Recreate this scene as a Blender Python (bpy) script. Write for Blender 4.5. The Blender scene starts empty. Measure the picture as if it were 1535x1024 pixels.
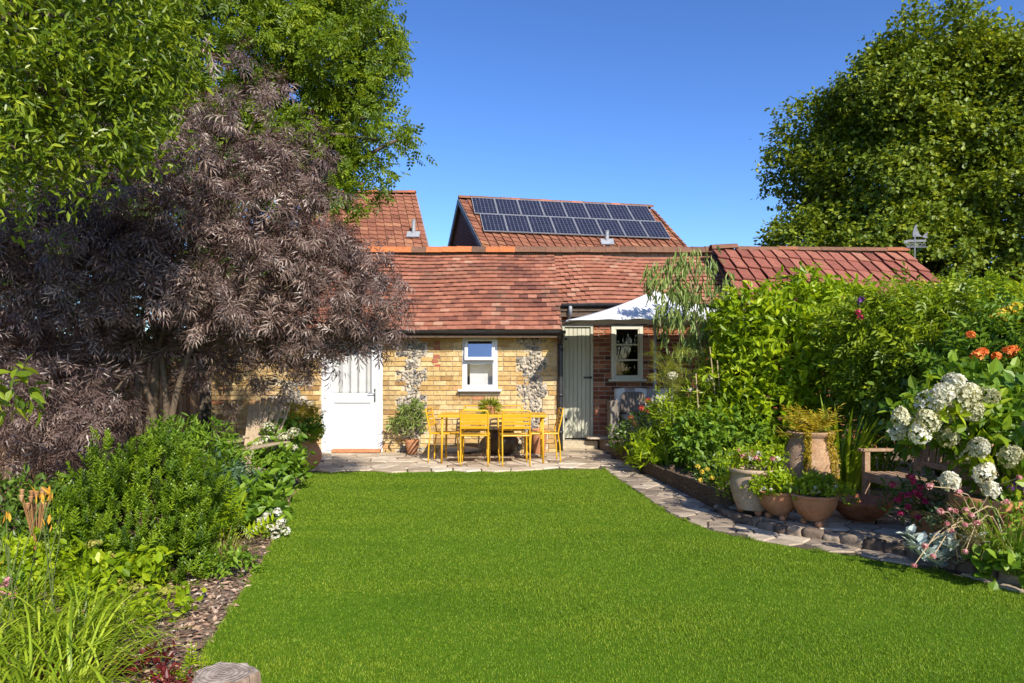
import bpy, bmesh, math, random
import numpy as np
from mathutils import Vector, Matrix
rng = np.random.default_rng(11); random.seed(11)
scene = bpy.context.scene; COL = scene.collection
# ---- photograph geometry: focal length in pixels, horizon row, eye height (used to measure real positions)
F, CX, HY, H = 1023.0, 767.5, 562.0, 1.38
def P(px, py, d): return np.array([(px-CX)/F*d, d, H+(HY-py)/F*d])
def G(px, py, z=0.0):
    d = F*(H-z)/(py-HY); return np.array([(px-CX)/F*d, d, z])
def nrm(a):
    a = np.asarray(a, float); return a/np.maximum(np.linalg.norm(a, axis=-1, keepdims=True), 1e-9)
def U(a, b, n=None): return rng.uniform(a, b, n)

# ------------------------------------------------------------------ mesh builder
class MB:
    def __init__(s): s.v = []; s.f = []; s.t = []; s.n = 0
    def add(s, V, faces, tint=0.5):
        V = np.asarray(V, float); s.v.append(V)
        for fa in faces:
            fa = np.asarray(fa, int)
            if fa.ndim == 1: fa = fa[None]
            s.f.append(fa+s.n)
        s.t.append(np.broadcast_to(np.asarray(tint, float), (len(V),)).copy()); s.n += len(V)
        return s
    def box(s, c, size, rot=None, tint=0.5, taper=1.0):
        c = np.asarray(c, float); h = np.asarray(size, float)/2
        V = np.array([[x, y, z] for z in (-1, 1) for y in (-1, 1) for x in (-1, 1)], float)
        V[4:, :2] *= taper
        V = V*h
        if rot is not None: V = V @ np.asarray(rot).T
        return s.add(V+c, [BOXF], tint)
    def bar(s, a, b, w, h, tint=0.5, up=(0, 0, 1)):
        a = np.asarray(a, float); b = np.asarray(b, float); y = nrm(b-a)
        up = np.asarray(up, float)
        if abs(y @ up) > .98: up = np.array([1., 0, 0])
        x = nrm(np.cross(y, up)); z = np.cross(x, y)
        return s.box((a+b)/2, (w, np.linalg.norm(b-a), h), np.stack([x, y, z], 1), tint)
    def tube(s, pts, r, n=6, tint=0.5, cap=True, closed=False):
        pts = np.asarray(pts, float); m = len(pts)
        r = np.broadcast_to(np.asarray(r, float), (m,))
        if closed: tan = nrm(np.roll(pts, -1, 0)-np.roll(pts, 1, 0))
        else:
            tan = np.empty_like(pts); tan[1:-1] = pts[2:]-pts[:-2]; tan[0] = pts[1]-pts[0]; tan[-1] = pts[-1]-pts[-2]; tan = nrm(tan)
        ref = np.array([0, 0, 1.]) if abs(tan[0, 2]) < .9 else np.array([1., 0, 0])
        x = nrm(np.cross(tan[0], ref)); V = []
        a = np.arange(n)*2*math.pi/n
        for i in range(m):
            x = nrm(x-tan[i]*(x @ tan[i])); y = np.cross(tan[i], x)
            V.append(pts[i]+r[i]*(np.cos(a)[:, None]*x+np.sin(a)[:, None]*y))
        V = np.concatenate(V); fs = []
        k = m if closed else m-1
        i = np.arange(k)[:, None]; j = np.arange(n)[None]
        i2 = (i+1) % m; j2 = (j+1) % n
        fs.append(np.stack([i*n+j, i*n+j2, i2*n+j2, i2*n+j], -1).reshape(-1, 4))
        if cap and not closed:
            fs.append(np.arange(n)[::-1]); fs.append((m-1)*n+np.arange(n))
        return s.add(V, fs, tint)
    def lathe(s, prof, c=(0, 0, 0), n=28, tint=0.5, wob=0.0):
        prof = np.asarray(prof, float); m = len(prof); a = np.arange(n)*2*math.pi/n
        V = []
        for i, (r, z) in enumerate(prof):
            rr = r*(1+wob*np.sin(3*a+i*.35))
            V.append(np.stack([rr*np.cos(a), rr*np.sin(a), np.full(n, z)], 1))
        V = np.concatenate(V)+np.asarray(c, float)
        i = np.arange(m-1)[:, None]; j = np.arange(n)[None]; j2 = (j+1) % n
        fs = [np.stack([i*n+j, i*n+j2, (i+1)*n+j2, (i+1)*n+j], -1).reshape(-1, 4)]
        fs.append(np.arange(n)[::-1]); fs.append((m-1)*n+np.arange(n))
        return s.add(V, fs, tint)
    def prism(s, poly, z0, z1, tint=0.5):
        poly = np.asarray(poly, float); n = len(poly)
        area = np.sum(poly[:, 0]*np.roll(poly[:, 1], -1)-np.roll(poly[:, 0], -1)*poly[:, 1])
        if area < 0: poly = poly[::-1]
        V = np.concatenate([np.c_[poly, np.full(n, z0)], np.c_[poly, np.full(n, z1)]])
        j = np.arange(n); j2 = (j+1) % n
        return s.add(V, [np.stack([j, j2, j2+n, j+n], 1), (j+n), j[::-1]], tint)
    def sheet(s, poly, z, tint=0.5):
        poly = np.asarray(poly, float)
        area = np.sum(poly[:, 0]*np.roll(poly[:, 1], -1)-np.roll(poly[:, 0], -1)*poly[:, 1])
        if area < 0: poly = poly[::-1]
        return s.add(np.c_[poly, np.full(len(poly), z)], [np.arange(len(poly))], tint)
    def scatter(s, tmpl, pos, fwd, up, scale, tint):
        tv, tf = tmpl; pos = np.asarray(pos, float); N = len(pos)
        y = nrm(fwd); up = np.asarray(up, float); up = np.broadcast_to(up, y.shape)
        x = np.cross(y, up); bad = np.linalg.norm(x, axis=1) < 1e-3
        x[bad] = np.cross(y[bad], np.array([.3, .9, .1])); x = nrm(x); z = np.cross(x, y)
        sc = np.broadcast_to(np.asarray(scale, float), (N,))[:, None, None]
        V = pos[:, None]+sc*(tv[None, :, 0:1]*x[:, None]+tv[None, :, 1:2]*y[:, None]+tv[None, :, 2:3]*z[:, None])
        n = len(tv)
        off = (np.arange(N)*n)[:, None, None]
        fs = [(np.asarray(f)[None]+off).reshape(-1, np.asarray(f).shape[1]) for f in tf]
        return s.add(V.reshape(-1, 3), fs, np.repeat(np.broadcast_to(tint, (N,)), n))
    def build(s, name, mat, parent=None, loc=None, smooth=False, bevel=0.0, local=False, sub=0):
        V = np.concatenate(s.v) if s.v else np.zeros((0, 3))
        org = np.zeros(3)
        if parent is not None and not local: org = np.array(world_loc(parent))
        elif loc is not None and not local: org = np.asarray(loc, float)
        V = V-org
        me = bpy.data.meshes.new(name)
        me.vertices.add(len(V)); me.vertices.foreach_set('co', V.astype(np.float32).ravel())
        li = np.concatenate([f.ravel() for f in s.f]); tot = np.concatenate([np.full(len(f), f.shape[1]) for f in s.f])
        st = np.concatenate([[0], np.cumsum(tot)[:-1]])
        me.loops.add(len(li)); me.loops.foreach_set('vertex_index', li.astype(np.int32))
        me.polygons.add(len(tot)); me.polygons.foreach_set('loop_start', st.astype(np.int32))
        me.polygons.foreach_set('use_smooth', np.full(len(tot), bool(smooth)))
        me.update(calc_edges=True)
        at = me.attributes.new('tint', 'FLOAT', 'POINT'); at.data.foreach_set('value', np.concatenate(s.t).astype(np.float32))
        me.materials.append(mat)
        o = bpy.data.objects.new(name, me); COL.objects.link(o)
        if parent is not None: o.parent = parent
        if loc is not None: o.location = loc
        if bevel: 
            b = o.modifiers.new('edge', 'BEVEL'); b.width = bevel; b.segments = 2; b.limit_method = 'ANGLE'; b.angle_limit = .6
        if sub:
            b = o.modifiers.new('smooth', 'SUBSURF'); b.levels = sub; b.render_levels = sub
        return o
BOXF = np.array([[0, 2, 3, 1], [4, 5, 7, 6], [0, 1, 5, 4], [2, 6, 7, 3], [0, 4, 6, 2], [1, 3, 7, 5]])
def world_loc(o):
    l = Vector(o.location)
    while o.parent: o = o.parent; l = l+Vector(o.location)
    return l
def thing(name, label, cat, loc=(0, 0, 0), rz=0.0, group=None):
    o = bpy.data.objects.new(name, None); COL.objects.link(o); o.location = tuple(float(v) for v in loc); o.rotation_euler = (0, 0, rz)
    o.empty_display_size = .1
    o['label'] = label; o['category'] = cat
    if group: o['group'] = group
    return o
def tag(o, label=None, cat=None, group=None, kind=None):
    if label: o['label'] = label
    if cat: o['category'] = cat
    if group: o['group'] = group
    if kind: o['kind'] = kind
    return o
def dup(root, loc, rz=0.0, label=None, scale=None):
    def cp(o, par):
        c = o.copy(); COL.objects.link(c); c.parent = par
        for ch in list(o.children): cp(ch, c)
        return c
    r = cp(root, None); r.location = loc; r.rotation_euler = (0, 0, rz)
    if label: r['label'] = label
    if scale: r.scale = (scale,)*3
    return r
def catmull(pts, k=6):
    pts = np.asarray(pts, float); p = np.concatenate([[2*pts[0]-pts[1]], pts, [2*pts[-1]-pts[-2]]]); out = []
    for i in range(1, len(p)-2):
        for t in np.arange(k)/k:
            a, b, c, d = p[i-1:i+3]
            out.append(.5*((2*b)+(-a+c)*t+(2*a-5*b+4*c-d)*t*t+(-a+3*b-3*c+d)*t**3))
    out.append(pts[-1]); return np.array(out)
def inside(poly, x, y):
    poly = np.asarray(poly); r = np.zeros(len(x), bool); n = len(poly); j = n-1
    for i in range(n):
        xi, yi = poly[i, :2]; xj, yj = poly[j, :2]
        c = ((yi > y) != (yj > y)) & (x < (xj-xi)*(y-yi)/(yj-yi+1e-12)+xi); r ^= c; j = i
    return r

# ------------------------------------------------------------------ materials
def new_mat(name):
    m = bpy.data.materials.new(name); m.use_nodes = True; nt = m.node_tree
    return m, nt, nt.nodes['Principled BSDF'], nt.nodes['Material Output']
def node(nt, t, **kw):
    n = nt.nodes.new(t)
    for k, v in kw.items():
        if k in n.inputs: n.inputs[k].default_value = v
        else: setattr(n, k, v)
    return n
def ramp(nt, fac, stops, interp='LINEAR'):
    r = nt.nodes.new('ShaderNodeValToRGB'); cr = r.color_ramp; cr.interpolation = interp
    while len(cr.elements) < len(stops): cr.elements.new(.5)
    for e, (p, c) in zip(cr.elements, stops): e.position = p; e.color = (*c, 1)
    nt.links.new(fac, r.inputs[0]); return r.outputs[0]
def mixc(nt, a, b, fac, mode='MIX'):
    m = nt.nodes.new('ShaderNodeMix'); m.data_type = 'RGBA'; m.blend_type = mode
    for inp, v in ((m.inputs[0], fac), (m.inputs[6], a), (m.inputs[7], b)):
        if hasattr(v, 'is_output'): nt.links.new(v, inp)
        elif isinstance(v, (int, float)): inp.default_value = v
        else: inp.default_value = (*v, 1)
    return m.outputs[2]
def coords(nt, kind='Object', scale=None):
    if kind == 'World': out = nt.nodes.new('ShaderNodeNewGeometry').outputs['Position']
    else: out = nt.nodes.new('ShaderNodeTexCoord').outputs[kind]
    if scale:
        mp = nt.nodes.new('ShaderNodeMapping'); mp.inputs['Scale'].default_value = scale; nt.links.new(out, mp.inputs[0]); out = mp.outputs[0]
    return out
def noise(nt, co, scale, detail=4, rough=.55):
    n = node(nt, 'ShaderNodeTexNoise', Scale=scale, Detail=detail, Roughness=rough); nt.links.new(co, n.inputs['Vector']); return n.outputs[0]
def bump(nt, bs, h, strength, dist=.01):
    b = node(nt, 'ShaderNodeBump', Strength=strength, Distance=dist); nt.links.new(h, b.inputs['Height']); nt.links.new(b.outputs[0], bs.inputs['Normal'])
def surf(name, stops, by='noise', scale=8., rough=.7, spec=.3, var=.0, vscale=30., bstr=.0, bscale=60., bdist=.01, stretch=None, transl=0.0, tcol=None, metal=0.0, stain=None, coat=0.0):
    """stops over noise or over the per-piece 'tint'; var multiplies in fine mottling; stain=(colour, scale, lo, hi)"""
    m, nt, bs, out = new_mat(name); co = coords(nt, 'World', stretch)
    if by == 'tint':
        a = nt.nodes.new('ShaderNodeAttribute'); a.attribute_name = 'tint'; fac = a.outputs['Fac']
    else: fac = noise(nt, co, scale)
    if by == 'tint' or True: c = ramp(nt, fac, stops)
    if var:
        v = noise(nt, co, vscale, 5, .65); g = ramp(nt, v, [(.25, (1-var,)*3), (.75, (1+var*.4,)*3)])
        c = mixc(nt, c, g, 1.0, 'MULTIPLY')
    if stain:
        sc, ss, lo, hi = stain; v = noise(nt, co, ss, 6, .7)
        f = nt.nodes.new('ShaderNodeMapRange'); f.inputs[1].default_value = lo; f.inputs[2].default_value = hi; nt.links.new(v, f.inputs[0])
        c = mixc(nt, c, sc, f.outputs[0])
    nt.links.new(c, bs.inputs['Base Color'])
    bs.inputs['Roughness'].default_value = rough; bs.inputs['Specular IOR Level'].default_value = spec; bs.inputs['Metallic'].default_value = metal
    bs.inputs['Coat Weight'].default_value = coat
    if bstr: bump(nt, bs, noise(nt, co, bscale, 6, .6), bstr, bdist)
    if transl:
        t = nt.nodes.new('ShaderNodeBsdfTranslucent')
        if tcol is None: nt.links.new(c, t.inputs[0])
        else:
            tc = mixc(nt, c, tcol, 1.0, 'MULTIPLY'); nt.links.new(tc, t.inputs[0])
        ms = nt.nodes.new('ShaderNodeMixShader'); ms.inputs[0].default_value = transl
        nt.links.new(bs.outputs[0], ms.inputs[1]); nt.links.new(t.outputs[0], ms.inputs[2]); nt.links.new(ms.outputs[0], out.inputs[0])
    return m
def leafmat(name, dark, mid, light, rough=.5, spec=.35, transl=.32):
    return surf(name, [(0, dark), (.5, mid), (1, light)], by='tint', rough=rough, spec=spec, transl=transl, tcol=(1.5, 1.35, .7))

# ------------------------------------------------------------------ leaf shapes (x width, y length, z normal)
def T_ovate(w=.5, fold=.12, droop=.12):
    v = np.array([(0, 0, 0), (.5*w, .33, fold), (.4*w, .68, fold*.7-droop*.4), (0, 1, -droop), (-.4*w, .68, fold*.7-droop*.4), (-.5*w, .33, fold)], float)
    v[:, 2] *= .6
    return v, [np.array([[0, 1, 2, 3], [0, 3, 4, 5]])]
def T_diamond(w=.5, fold=.1, droop=.1):
    return np.array([(0, 0, 0), (.5*w, .45, fold), (0, 1, -droop), (-.5*w, .45, fold)], float), [np.array([[0, 1, 2], [0, 2, 3]])]
def T_join(parts):
    V = []; Fs = []; n = 0
    for v, fs in parts:
        V.append(v)
        for f in fs: Fs.append(f+n)
        n += len(v)
    by = {}
    for f in Fs: by.setdefault(f.shape[1], []).append(f)
    return np.concatenate(V), [np.concatenate(f) for f in by.values()]
def T_place(t, at, ang, sc, tilt=0.0):
    v, f = t; v = v*sc; c, s = math.cos(tilt), math.sin(tilt)
    v = np.c_[v[:, 0], v[:, 1]*c+v[:, 2]*s, -v[:, 1]*s+v[:, 2]*c]
    c, s = math.cos(ang), math.sin(ang)
    return np.c_[v[:, 0]*c+v[:, 1]*s, -v[:, 0]*s+v[:, 1]*c, v[:, 2]]+np.asarray(at), f
def T_pinnate(k=4, w=.4, ll=.38, ang=1.0, droop=.25, lt=None):
    lt = lt or T_diamond(w); ps = []
    for i in range(k):
        t = .2+.75*i/k; z = -droop*t*t
        for sg in (-1, 1): ps.append(T_place(lt, (0, t, z), sg*ang, ll*(1-.25*abs(t-.5)), .25+droop*t))
    ps.append(T_place(lt, (0, .92, -droop*.85), 0, ll, .5))
    ps.append((np.array([(.012, 0, 0), (0, .95, -droop*.9), (-.012, 0, 0)]), [np.array([[0, 1, 2]])]))
    return T_join(ps)
def T_thread(w=.1, droop=.35):
    return np.array([(0, 0, 0), (.5*w, .5, .06), (-.5*w, .5, .06), (0, 1, -droop)], float), [np.array([[0, 1, 2], [2, 1, 3]])]
def T_elder():
    lt = T_thread(.125, .34); ps = []
    for at, ang, sc in ((.25, 1.1, .5), (.25, -1.15, .5), (.5, .85, .5), (.48, -.9, .52), (.72, .55, .46), (.7, -.6, .46), (.8, .0, .45), (.3, .4, .55), (.3, -.45, .5)):
        ps.append(T_place(lt, (0, at, -.1*at), ang, sc, .25))
    ps.append((np.array([(.012, 0, 0), (0, .85, -.08), (-.012, 0, 0)]), [np.array([[0, 1, 2]])]))
    return T_join(ps)
def T_strap(w=.05, bend=1.2, seg=8, curl=0.0):
    """blade that rises along +y and falls toward -z"""
    V = []; y = z = 0.; th = 0.
    for i in range(seg+1):
        t = i/seg; ww = w*(1-.15*t) if i < seg-1 else w*(.7 if i == seg-1 else .05)
        V += [(ww/2, y, z+.012*(1-t)), (-ww/2, y, z+.012*(1-t))]
        th = bend*t*t*1.3; y += math.cos(th)/seg; z -= math.sin(th)/seg
    i = np.arange(seg)*2
    return np.array(V), [np.stack([i, i+1, i+3, i+2], 1)]
def T_shoot(k=9, w=.5, ll=.28):
    """upright shoot: small leaves in crossed pairs up a short stem"""
    ps = []; lt = T_ovate(w, .1, .1)
    for i in range(k):
        for s in (0, math.pi):
            a = s+i*1.25+rng.uniform(-.2, .2); v, f = T_place(lt, (0, 0, 0), 0, ll*(1.15-.5*i/k), -.55-.5*i/k)
            c, sn = math.cos(a), math.sin(a)   # leaf points out along +y of its own, stem is +y of the shoot: swap axes
            v = np.c_[v[:, 0], v[:, 2], v[:, 1]]
            v = np.c_[v[:, 0]*c+v[:, 2]*sn, v[:, 1]+.1+.85*i/k, -v[:, 0]*sn+v[:, 2]*c]; ps.append((v, f))
    return T_join(ps)
def T_petal(n=5, w=.75):
    return T_join([T_place(T_diamond(w, .05, -.1), (0, 0, 0), 2*math.pi*i/n, .5, -.25) for i in range(n)])

# ------------------------------------------------------------------ foliage
def B(px, py, d, rpx, rpy, rd, w=1.0):
    c = P(px, py, d); return (c[0], c[1], c[2], rpx*d/F, rd, rpy*d/F, w)
def blob_points(blobs, n, lo=.55, bump_amp=.18, cull=.7, under=.35):
    b = np.array([x if len(x) == 7 else (*x, 1.0) for x in blobs], float)
    A = ((b[:, 3]*b[:, 4])**1.6+(b[:, 3]*b[:, 5])**1.6+(b[:, 4]*b[:, 5])**1.6)**(1/1.6)*b[:, 6]
    N = int(n*2.2)+20; k = rng.choice(len(b), N, p=A/A.sum()); bb = b[k]
    d = nrm(rng.normal(size=(N, 3)))
    ph = k*1.7
    lump = 1+bump_amp*(np.sin(d[:, 0]*5+ph)*np.sin(d[:, 1]*4.3+2*ph)+.7*np.sin(d[:, 2]*6.1+ph*3)*np.sin(d[:, 0]*7+ph))
    r = lo+(1-lo)*rng.random(N)**.5
    p = bb[:, :3]+d*bb[:, 3:6]*(r*lump)[:, None]
    out = nrm(d/bb[:, 3:6])
    keep = rng.random(N) < np.where(out[:, 2] < -.45, under, 1.0)
    for j in range(len(b)):
        q = np.linalg.norm((p-b[j, :3])/b[j, 3:6], axis=1)
        keep &= ~((q < cull) & (k != j) & (rng.random(N) < .85))
    i = np.flatnonzero(keep)[:n]
    return p[i], out[i], k[i]
def leaves(mb, tmpl, pts, outs, per, size, twig=.15, up=.5, droop=0.0, spread=1.0, jitter=.35, tone=None, flat=.6, tint_c=.55):
    """per leaves along a short twig that leaves each point"""
    n = len(pts)
    tw = nrm(outs+np.array([0, 0, up])+rng.normal(size=(n, 3))*.45)
    ct = rng.random(n) if tone is None else tone
    i = np.repeat(np.arange(n), per); m = len(i)
    t = rng.random(m)
    pos = pts[i]+tw[i]*(t*twig)[:, None]+rng.normal(size=(m, 3))*twig*jitter*.5
    ld = nrm(tw[i]*.5+rng.normal(size=(m, 3))*spread*.75+np.array([0, 0, -droop]))
    upv = nrm(outs[i]*flat*.6+np.array([0, 0, flat])+rng.normal(size=(m, 3))*.45)
    mb.scatter(tmpl, pos, ld, upv, size*U(.65, 1.2, m), np.clip(ct[i]*tint_c+rng.random(m)*(1-tint_c), 0, 1))
    return tw
def limbs(mb, base, blobs, pts, r0, frac=.05, n=6, fork=None, wander=.12):
    """stems from the base to each clump of the crown and twigs on to some of the leaf tips"""
    base = np.asarray(base, float); b = np.array([x[:6] for x in blobs])
    if fork is not None:
        fork = np.asarray(fork, float); mb.tube(catmull([base, (base+fork)/2+np.array([.1, 0, 0])*r0*4, fork], 5), np.linspace(r0*1.5, r0*.9, 11), 10); base = fork; r0 = r0*.6
    for c in b:
        e = c[:3]; L = np.linalg.norm(e-base)
        q = base+(e-base)*np.array([[0], [.35], [.7], [1.]])
        q[1:3] += rng.normal(size=(2, 3))*L*wander*.5; q[1, 2] += L*.06; q[0, :2] += rng.normal(size=2)*r0*.6
        cur = catmull(q, 4); tt = np.linspace(0, 1, len(cur)); mb.tube(cur, r0*(1-.78*tt)*U(.7, 1), n)
    k = rng.random(len(pts)) < frac
    for p in pts[k]:
        j = np.argmin(np.linalg.norm((b[:, :3]-p)/b[:, 3:6], axis=1)); c = b[j, :3]
        s0 = c+(p-c)*U(0, .25); mid = (s0+p)/2+rng.normal(size=3)*.06*np.linalg.norm(p-s0)+np.array([0, 0, .05])
        mb.tube(catmull([s0, mid, p], 3), np.linspace(r0*.16, r0*.04, 7), 4)
def shrub(name, label, cat, base, blobs, tmpl, lm, wm, npts, per, size, r0=.02, twig=.15, group=None, frac=.06, lo=.45, crown='foliage', trunk='stem', bump_amp=.18, under=.35, cull=.7, fork=None, **kw):
    root = thing(name, label, cat, base, 0, group)
    pts, outs, k = blob_points(blobs, npts, lo, bump_amp, cull, under)
    mb = MB(); leaves(mb, tmpl, pts, outs, per, size, twig, **kw); mb.build(crown, lm, root)
    if r0:
        mb = MB(); limbs(mb, base, blobs, pts, r0, frac, fork=fork); mb.build(trunk, wm, root, smooth=True)
    return root, pts, outs
def blades(name, label, cat, base, n, length, lm, w=.02, spread=.5, r=.06, bends=(.6, 1.1, 1.6), group=None, part='foliage', flare=1.0, into=None, clump=None):
    """a clump of strap or grass leaves that arch away from its crown"""
    base = np.asarray(base, float); root = into or thing(name, label, cat, base, 0, group)
    mb = MB(); vs = [T_strap(w, b) for b in bends]
    for q, tv in enumerate(vs):
        m = n//len(vs); a = U(0, 2*math.pi, m); rad = r*np.sqrt(rng.random(m))
        out = np.c_[np.cos(a), np.sin(a), np.zeros(m)]
        pos = base+out*rad[:, None]
        if clump is not None: pos = pos+clump[rng.integers(0, len(clump), m)]
        lean = spread*U(.2, 1, m)*flare
        fwd = nrm(out*lean[:, None]+np.array([0, 0, 1])+rng.normal(size=(m, 3))*.08)
        upv = -out+np.array([0, 0, .4])
        upv = nrm(np.array([0, 0, 1.])*0.9-out*.5)
        # bending direction is -z of the blade: choose up so that it points inward/up
        mb.scatter(tv, pos, fwd, nrm(-out+np.array([0, 0, .15])), length*U(.55, 1.1, m), rng.random(m))
    mb.build(part, lm, root); return root
ICO = {}
def ico(level=1):
    if level not in ICO:
        bm = bmesh.new(); bmesh.ops.create_icosphere(bm, subdivisions=level, radius=1)
        ICO[level] = (np.array([v.co[:] for v in bm.verts]), np.array([[v.index for v in f.verts] for f in bm.faces])); bm.free()
    return ICO[level]
def stone(mb, c, r, lvl=2, rough=.18, tint=.5, rz=None):
    v, f = ico(lvl); v = v.copy(); ph = U(0, 6, 3)
    k = 1+rough*(np.sin(v[:, 0]*3+ph[0])*np.cos(v[:, 1]*3.3+ph[1])+.6*np.sin(v[:, 2]*5+ph[2])*np.sin(v[:, 0]*5))
    v = v*k[:, None]*np.asarray(r); a = U(0, 6.28) if rz is None else rz; c_, s_ = math.cos(a), math.sin(a)
    v = np.c_[v[:, 0]*c_-v[:, 1]*s_, v[:, 0]*s_+v[:, 1]*c_, v[:, 2]]
    mb.add(v+np.asarray(c), [f], tint)
# ================================================================== materials
W_ = (0.8, 0.8, 0.8)
M_brick = surf('buff_brick', [(0, (.32, .18, .07)), (.2, (.45, .28, .10)), (.5, (.56, .385, .165)), (.8, (.66, .50, .26)), (.93, (.50, .24, .10)), (1, (.36, .10, .06))], by='tint', rough=.85, spec=.15, var=.42, vscale=14, bstr=.6, bscale=70, stain=((.24, .18, .11), 1.7, .52, .82))
M_mortar = surf('lime_mortar', [(.3, (.42, .34, .23)), (.7, (.55, .46, .33))], scale=14, rough=.95, spec=.1, bstr=.5, bscale=70)
M_flint = surf('flint', [(0, (.15, .14, .13)), (.3, (.28, .25, .21)), (.6, (.40, .345, .27)), (1, (.52, .45, .345))], by='tint', rough=.45, spec=.4, var=.45, vscale=26, bstr=.5, bscale=50)
M_redbrick = surf('red_brick', [(0, (.06, .03, .025)), (.3, (.14, .05, .03)), (.6, (.26, .085, .04)), (.85, (.36, .13, .06)), (1, (.40, .2, .12))], by='tint', rough=.85, spec=.15, var=.4, vscale=20, bstr=.5, bscale=90)
M_mortar2 = surf('grey_mortar', [(.3, (.36, .31, .25)), (.7, (.50, .44, .36))], scale=14, rough=.95, spec=.1, bstr=.5, bscale=70)
M_tile = surf('clay_tile', [(0, (.15, .06, .042)), (.25, (.24, .095, .062)), (.6, (.335, .13, .078)), (.85, (.40, .17, .105)), (1, (.43, .24, .155))], by='tint', rough=.8, spec=.2, var=.35, vscale=9, bstr=.4, bscale=60, stain=((.15, .105, .075), 1.4, .52, .80))
M_ridge = surf('ridge_tile', [(0, (.13, .075, .05)), (.6, (.20, .10, .06)), (.8, (.40, .13, .05)), (1, (.52, .17, .06))], by='tint', rough=.85, spec=.15, var=.35, vscale=14, bstr=.4, bscale=50)
M_tile2 = surf('pan_tile', [(0, (.17, .055, .04)), (.35, (.25, .085, .058)), (.7, (.32, .12, .08)), (1, (.35, .18, .11))], by='tint', rough=.8, spec=.2, var=.4, vscale=10, bstr=.4, bscale=50, stain=((.34, .25, .07), 1.6, .6, .8))
M_tile3 = surf('brown_tile', [(0, (.16, .065, .04)), (.5, (.25, .10, .06)), (1, (.34, .16, .09))], by='tint', rough=.85, spec=.15, var=.35, vscale=4, bstr=.3, bscale=20, stain=((.40, .20, .03), .55, .60, .8))
M_wht = surf('white_upvc', [(.3, (.62, .63, .65)), (.7, (.68, .685, .70))], scale=3, rough=.3, spec=.5)
M_glass_dark = None
def glassmat(name, tint=(1, 1, 1), refl=1.0):
    m, nt, bs, out = new_mat(name); nt.nodes.remove(bs)
    lw = node(nt, 'ShaderNodeLayerWeight', Blend=.5); fr = nt.nodes.new('ShaderNodeMath'); fr.operation = 'POWER'; fr.inputs[1].default_value = 4.5; nt.links.new(lw.outputs['Facing'], fr.inputs[0]); tr = nt.nodes.new('ShaderNodeBsdfTransparent'); tr.inputs[0].default_value = (*tint, 1)
    gl = node(nt, 'ShaderNodeBsdfGlossy', Roughness=.01); ms = nt.nodes.new('ShaderNodeMixShader')
    ad = nt.nodes.new('ShaderNodeMath'); ad.operation = 'MULTIPLY_ADD'; ad.inputs[1].default_value = refl; ad.inputs[2].default_value = .045*refl if refl <= 1 else .3
    nt.links.new(fr.outputs[0], ad.inputs[0]); nt.links.new(ad.outputs[0], ms.inputs[0])
    nt.links.new(tr.outputs[0], ms.inputs[1]); nt.links.new(gl.outputs[0], ms.inputs[2]); nt.links.new(ms.outputs[0], out.inputs[0]); return m
M_glass = glassmat('window_glass')
M_glass_dark = glassmat('dim_glass', (.16, .17, .17))
M_glass_hi = glassmat('sky_reflecting_glass', (.5, .55, .6), 5.0)
M_curtain = surf('curtain_cloth', [(.3, (.62, .63, .61)), (.7, (.72, .72, .70))], scale=5, rough=.9, spec=.1, transl=.25)
M_black = surf('black_gutter', [(.3, (.012, .012, .013)), (.7, (.03, .03, .032))], scale=6, rough=.4, spec=.5)
M_lead = surf('lead_grey', [(.3, (.22, .23, .25)), (.7, (.34, .35, .37))], scale=9, rough=.5, spec=.4)
M_dkwood = surf('dark_timber', [(.3, (.06, .04, .03)), (.7, (.13, .09, .06))], scale=12, rough=.85, spec=.15, stretch=(1, 1, 6), bstr=.4, bscale=30)
M_sage = surf('sage_paint', [(.3, (.40, .40, .30)), (.7, (.47, .46, .355))], scale=5, rough=.55, spec=.3, var=.12, vscale=18, stretch=(3, 3, .6))
M_cream = surf('cream_paint', [(.3, (.50, .48, .38)), (.7, (.58, .56, .45))], scale=6, rough=.55, spec=.3, var=.12)
M_steel = surf('brushed_steel', [(.3, (.45, .45, .46)), (.7, (.6, .6, .61))], scale=20, rough=.3, metal=1.0)
M_iron = surf('black_iron', [(.3, (.015, .014, .013)), (.7, (.035, .03, .028))], scale=30, rough=.6, spec=.4)
M_stonesill = surf('stone_sill', [(.3, (.34, .28, .19)), (.7, (.46, .39, .27))], scale=20, rough=.9, spec=.1, bstr=.3)
M_slab = surf('sandstone', [(0, (.30, .23, .16)), (.4, (.45, .36, .25)), (.75, (.55, .45, .32)), (1, (.62, .53, .41))], by='tint', rough=.85, spec=.2, var=.4, vscale=7, bstr=.5, bscale=25, stain=((.17, .15, .11), 3.0, .58, .78))
M_slabgrey = surf('grey_flagstone', [(0, (.20, .155, .115)), (.5, (.36, .285, .205)), (1, (.54, .44, .325))], by='tint', rough=.85, spec=.2, var=.4, vscale=8, bstr=.5, bscale=25, stain=((.12, .11, .09), 3.0, .58, .78))
M_joint = surf('joint_earth', [(.3, (.07, .055, .04)), (.7, (.14, .11, .08))], scale=25, rough=1, spec=.05, bstr=.6)
M_kerb = surf('kerb_stone', [(0, (.12, .085, .062)), (.5, (.22, .165, .12)), (1, (.38, .30, .22))], by='tint', rough=.9, spec=.15, var=.5, vscale=16, bstr=.7, bscale=35)
M_soil = surf('soil', [(.3, (.16, .11, .075)), (.55, (.25, .18, .125)), (.75, (.33, .25, .18))], scale=18, rough=1, spec=.05, var=.4, vscale=60, bstr=.9, bscale=45, bdist=.03)
M_ground = surf('earth', [(.3, (.06, .07, .03)), (.7, (.12, .10, .06))], scale=.5, rough=1, spec=.05, var=.4, vscale=10)
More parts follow.
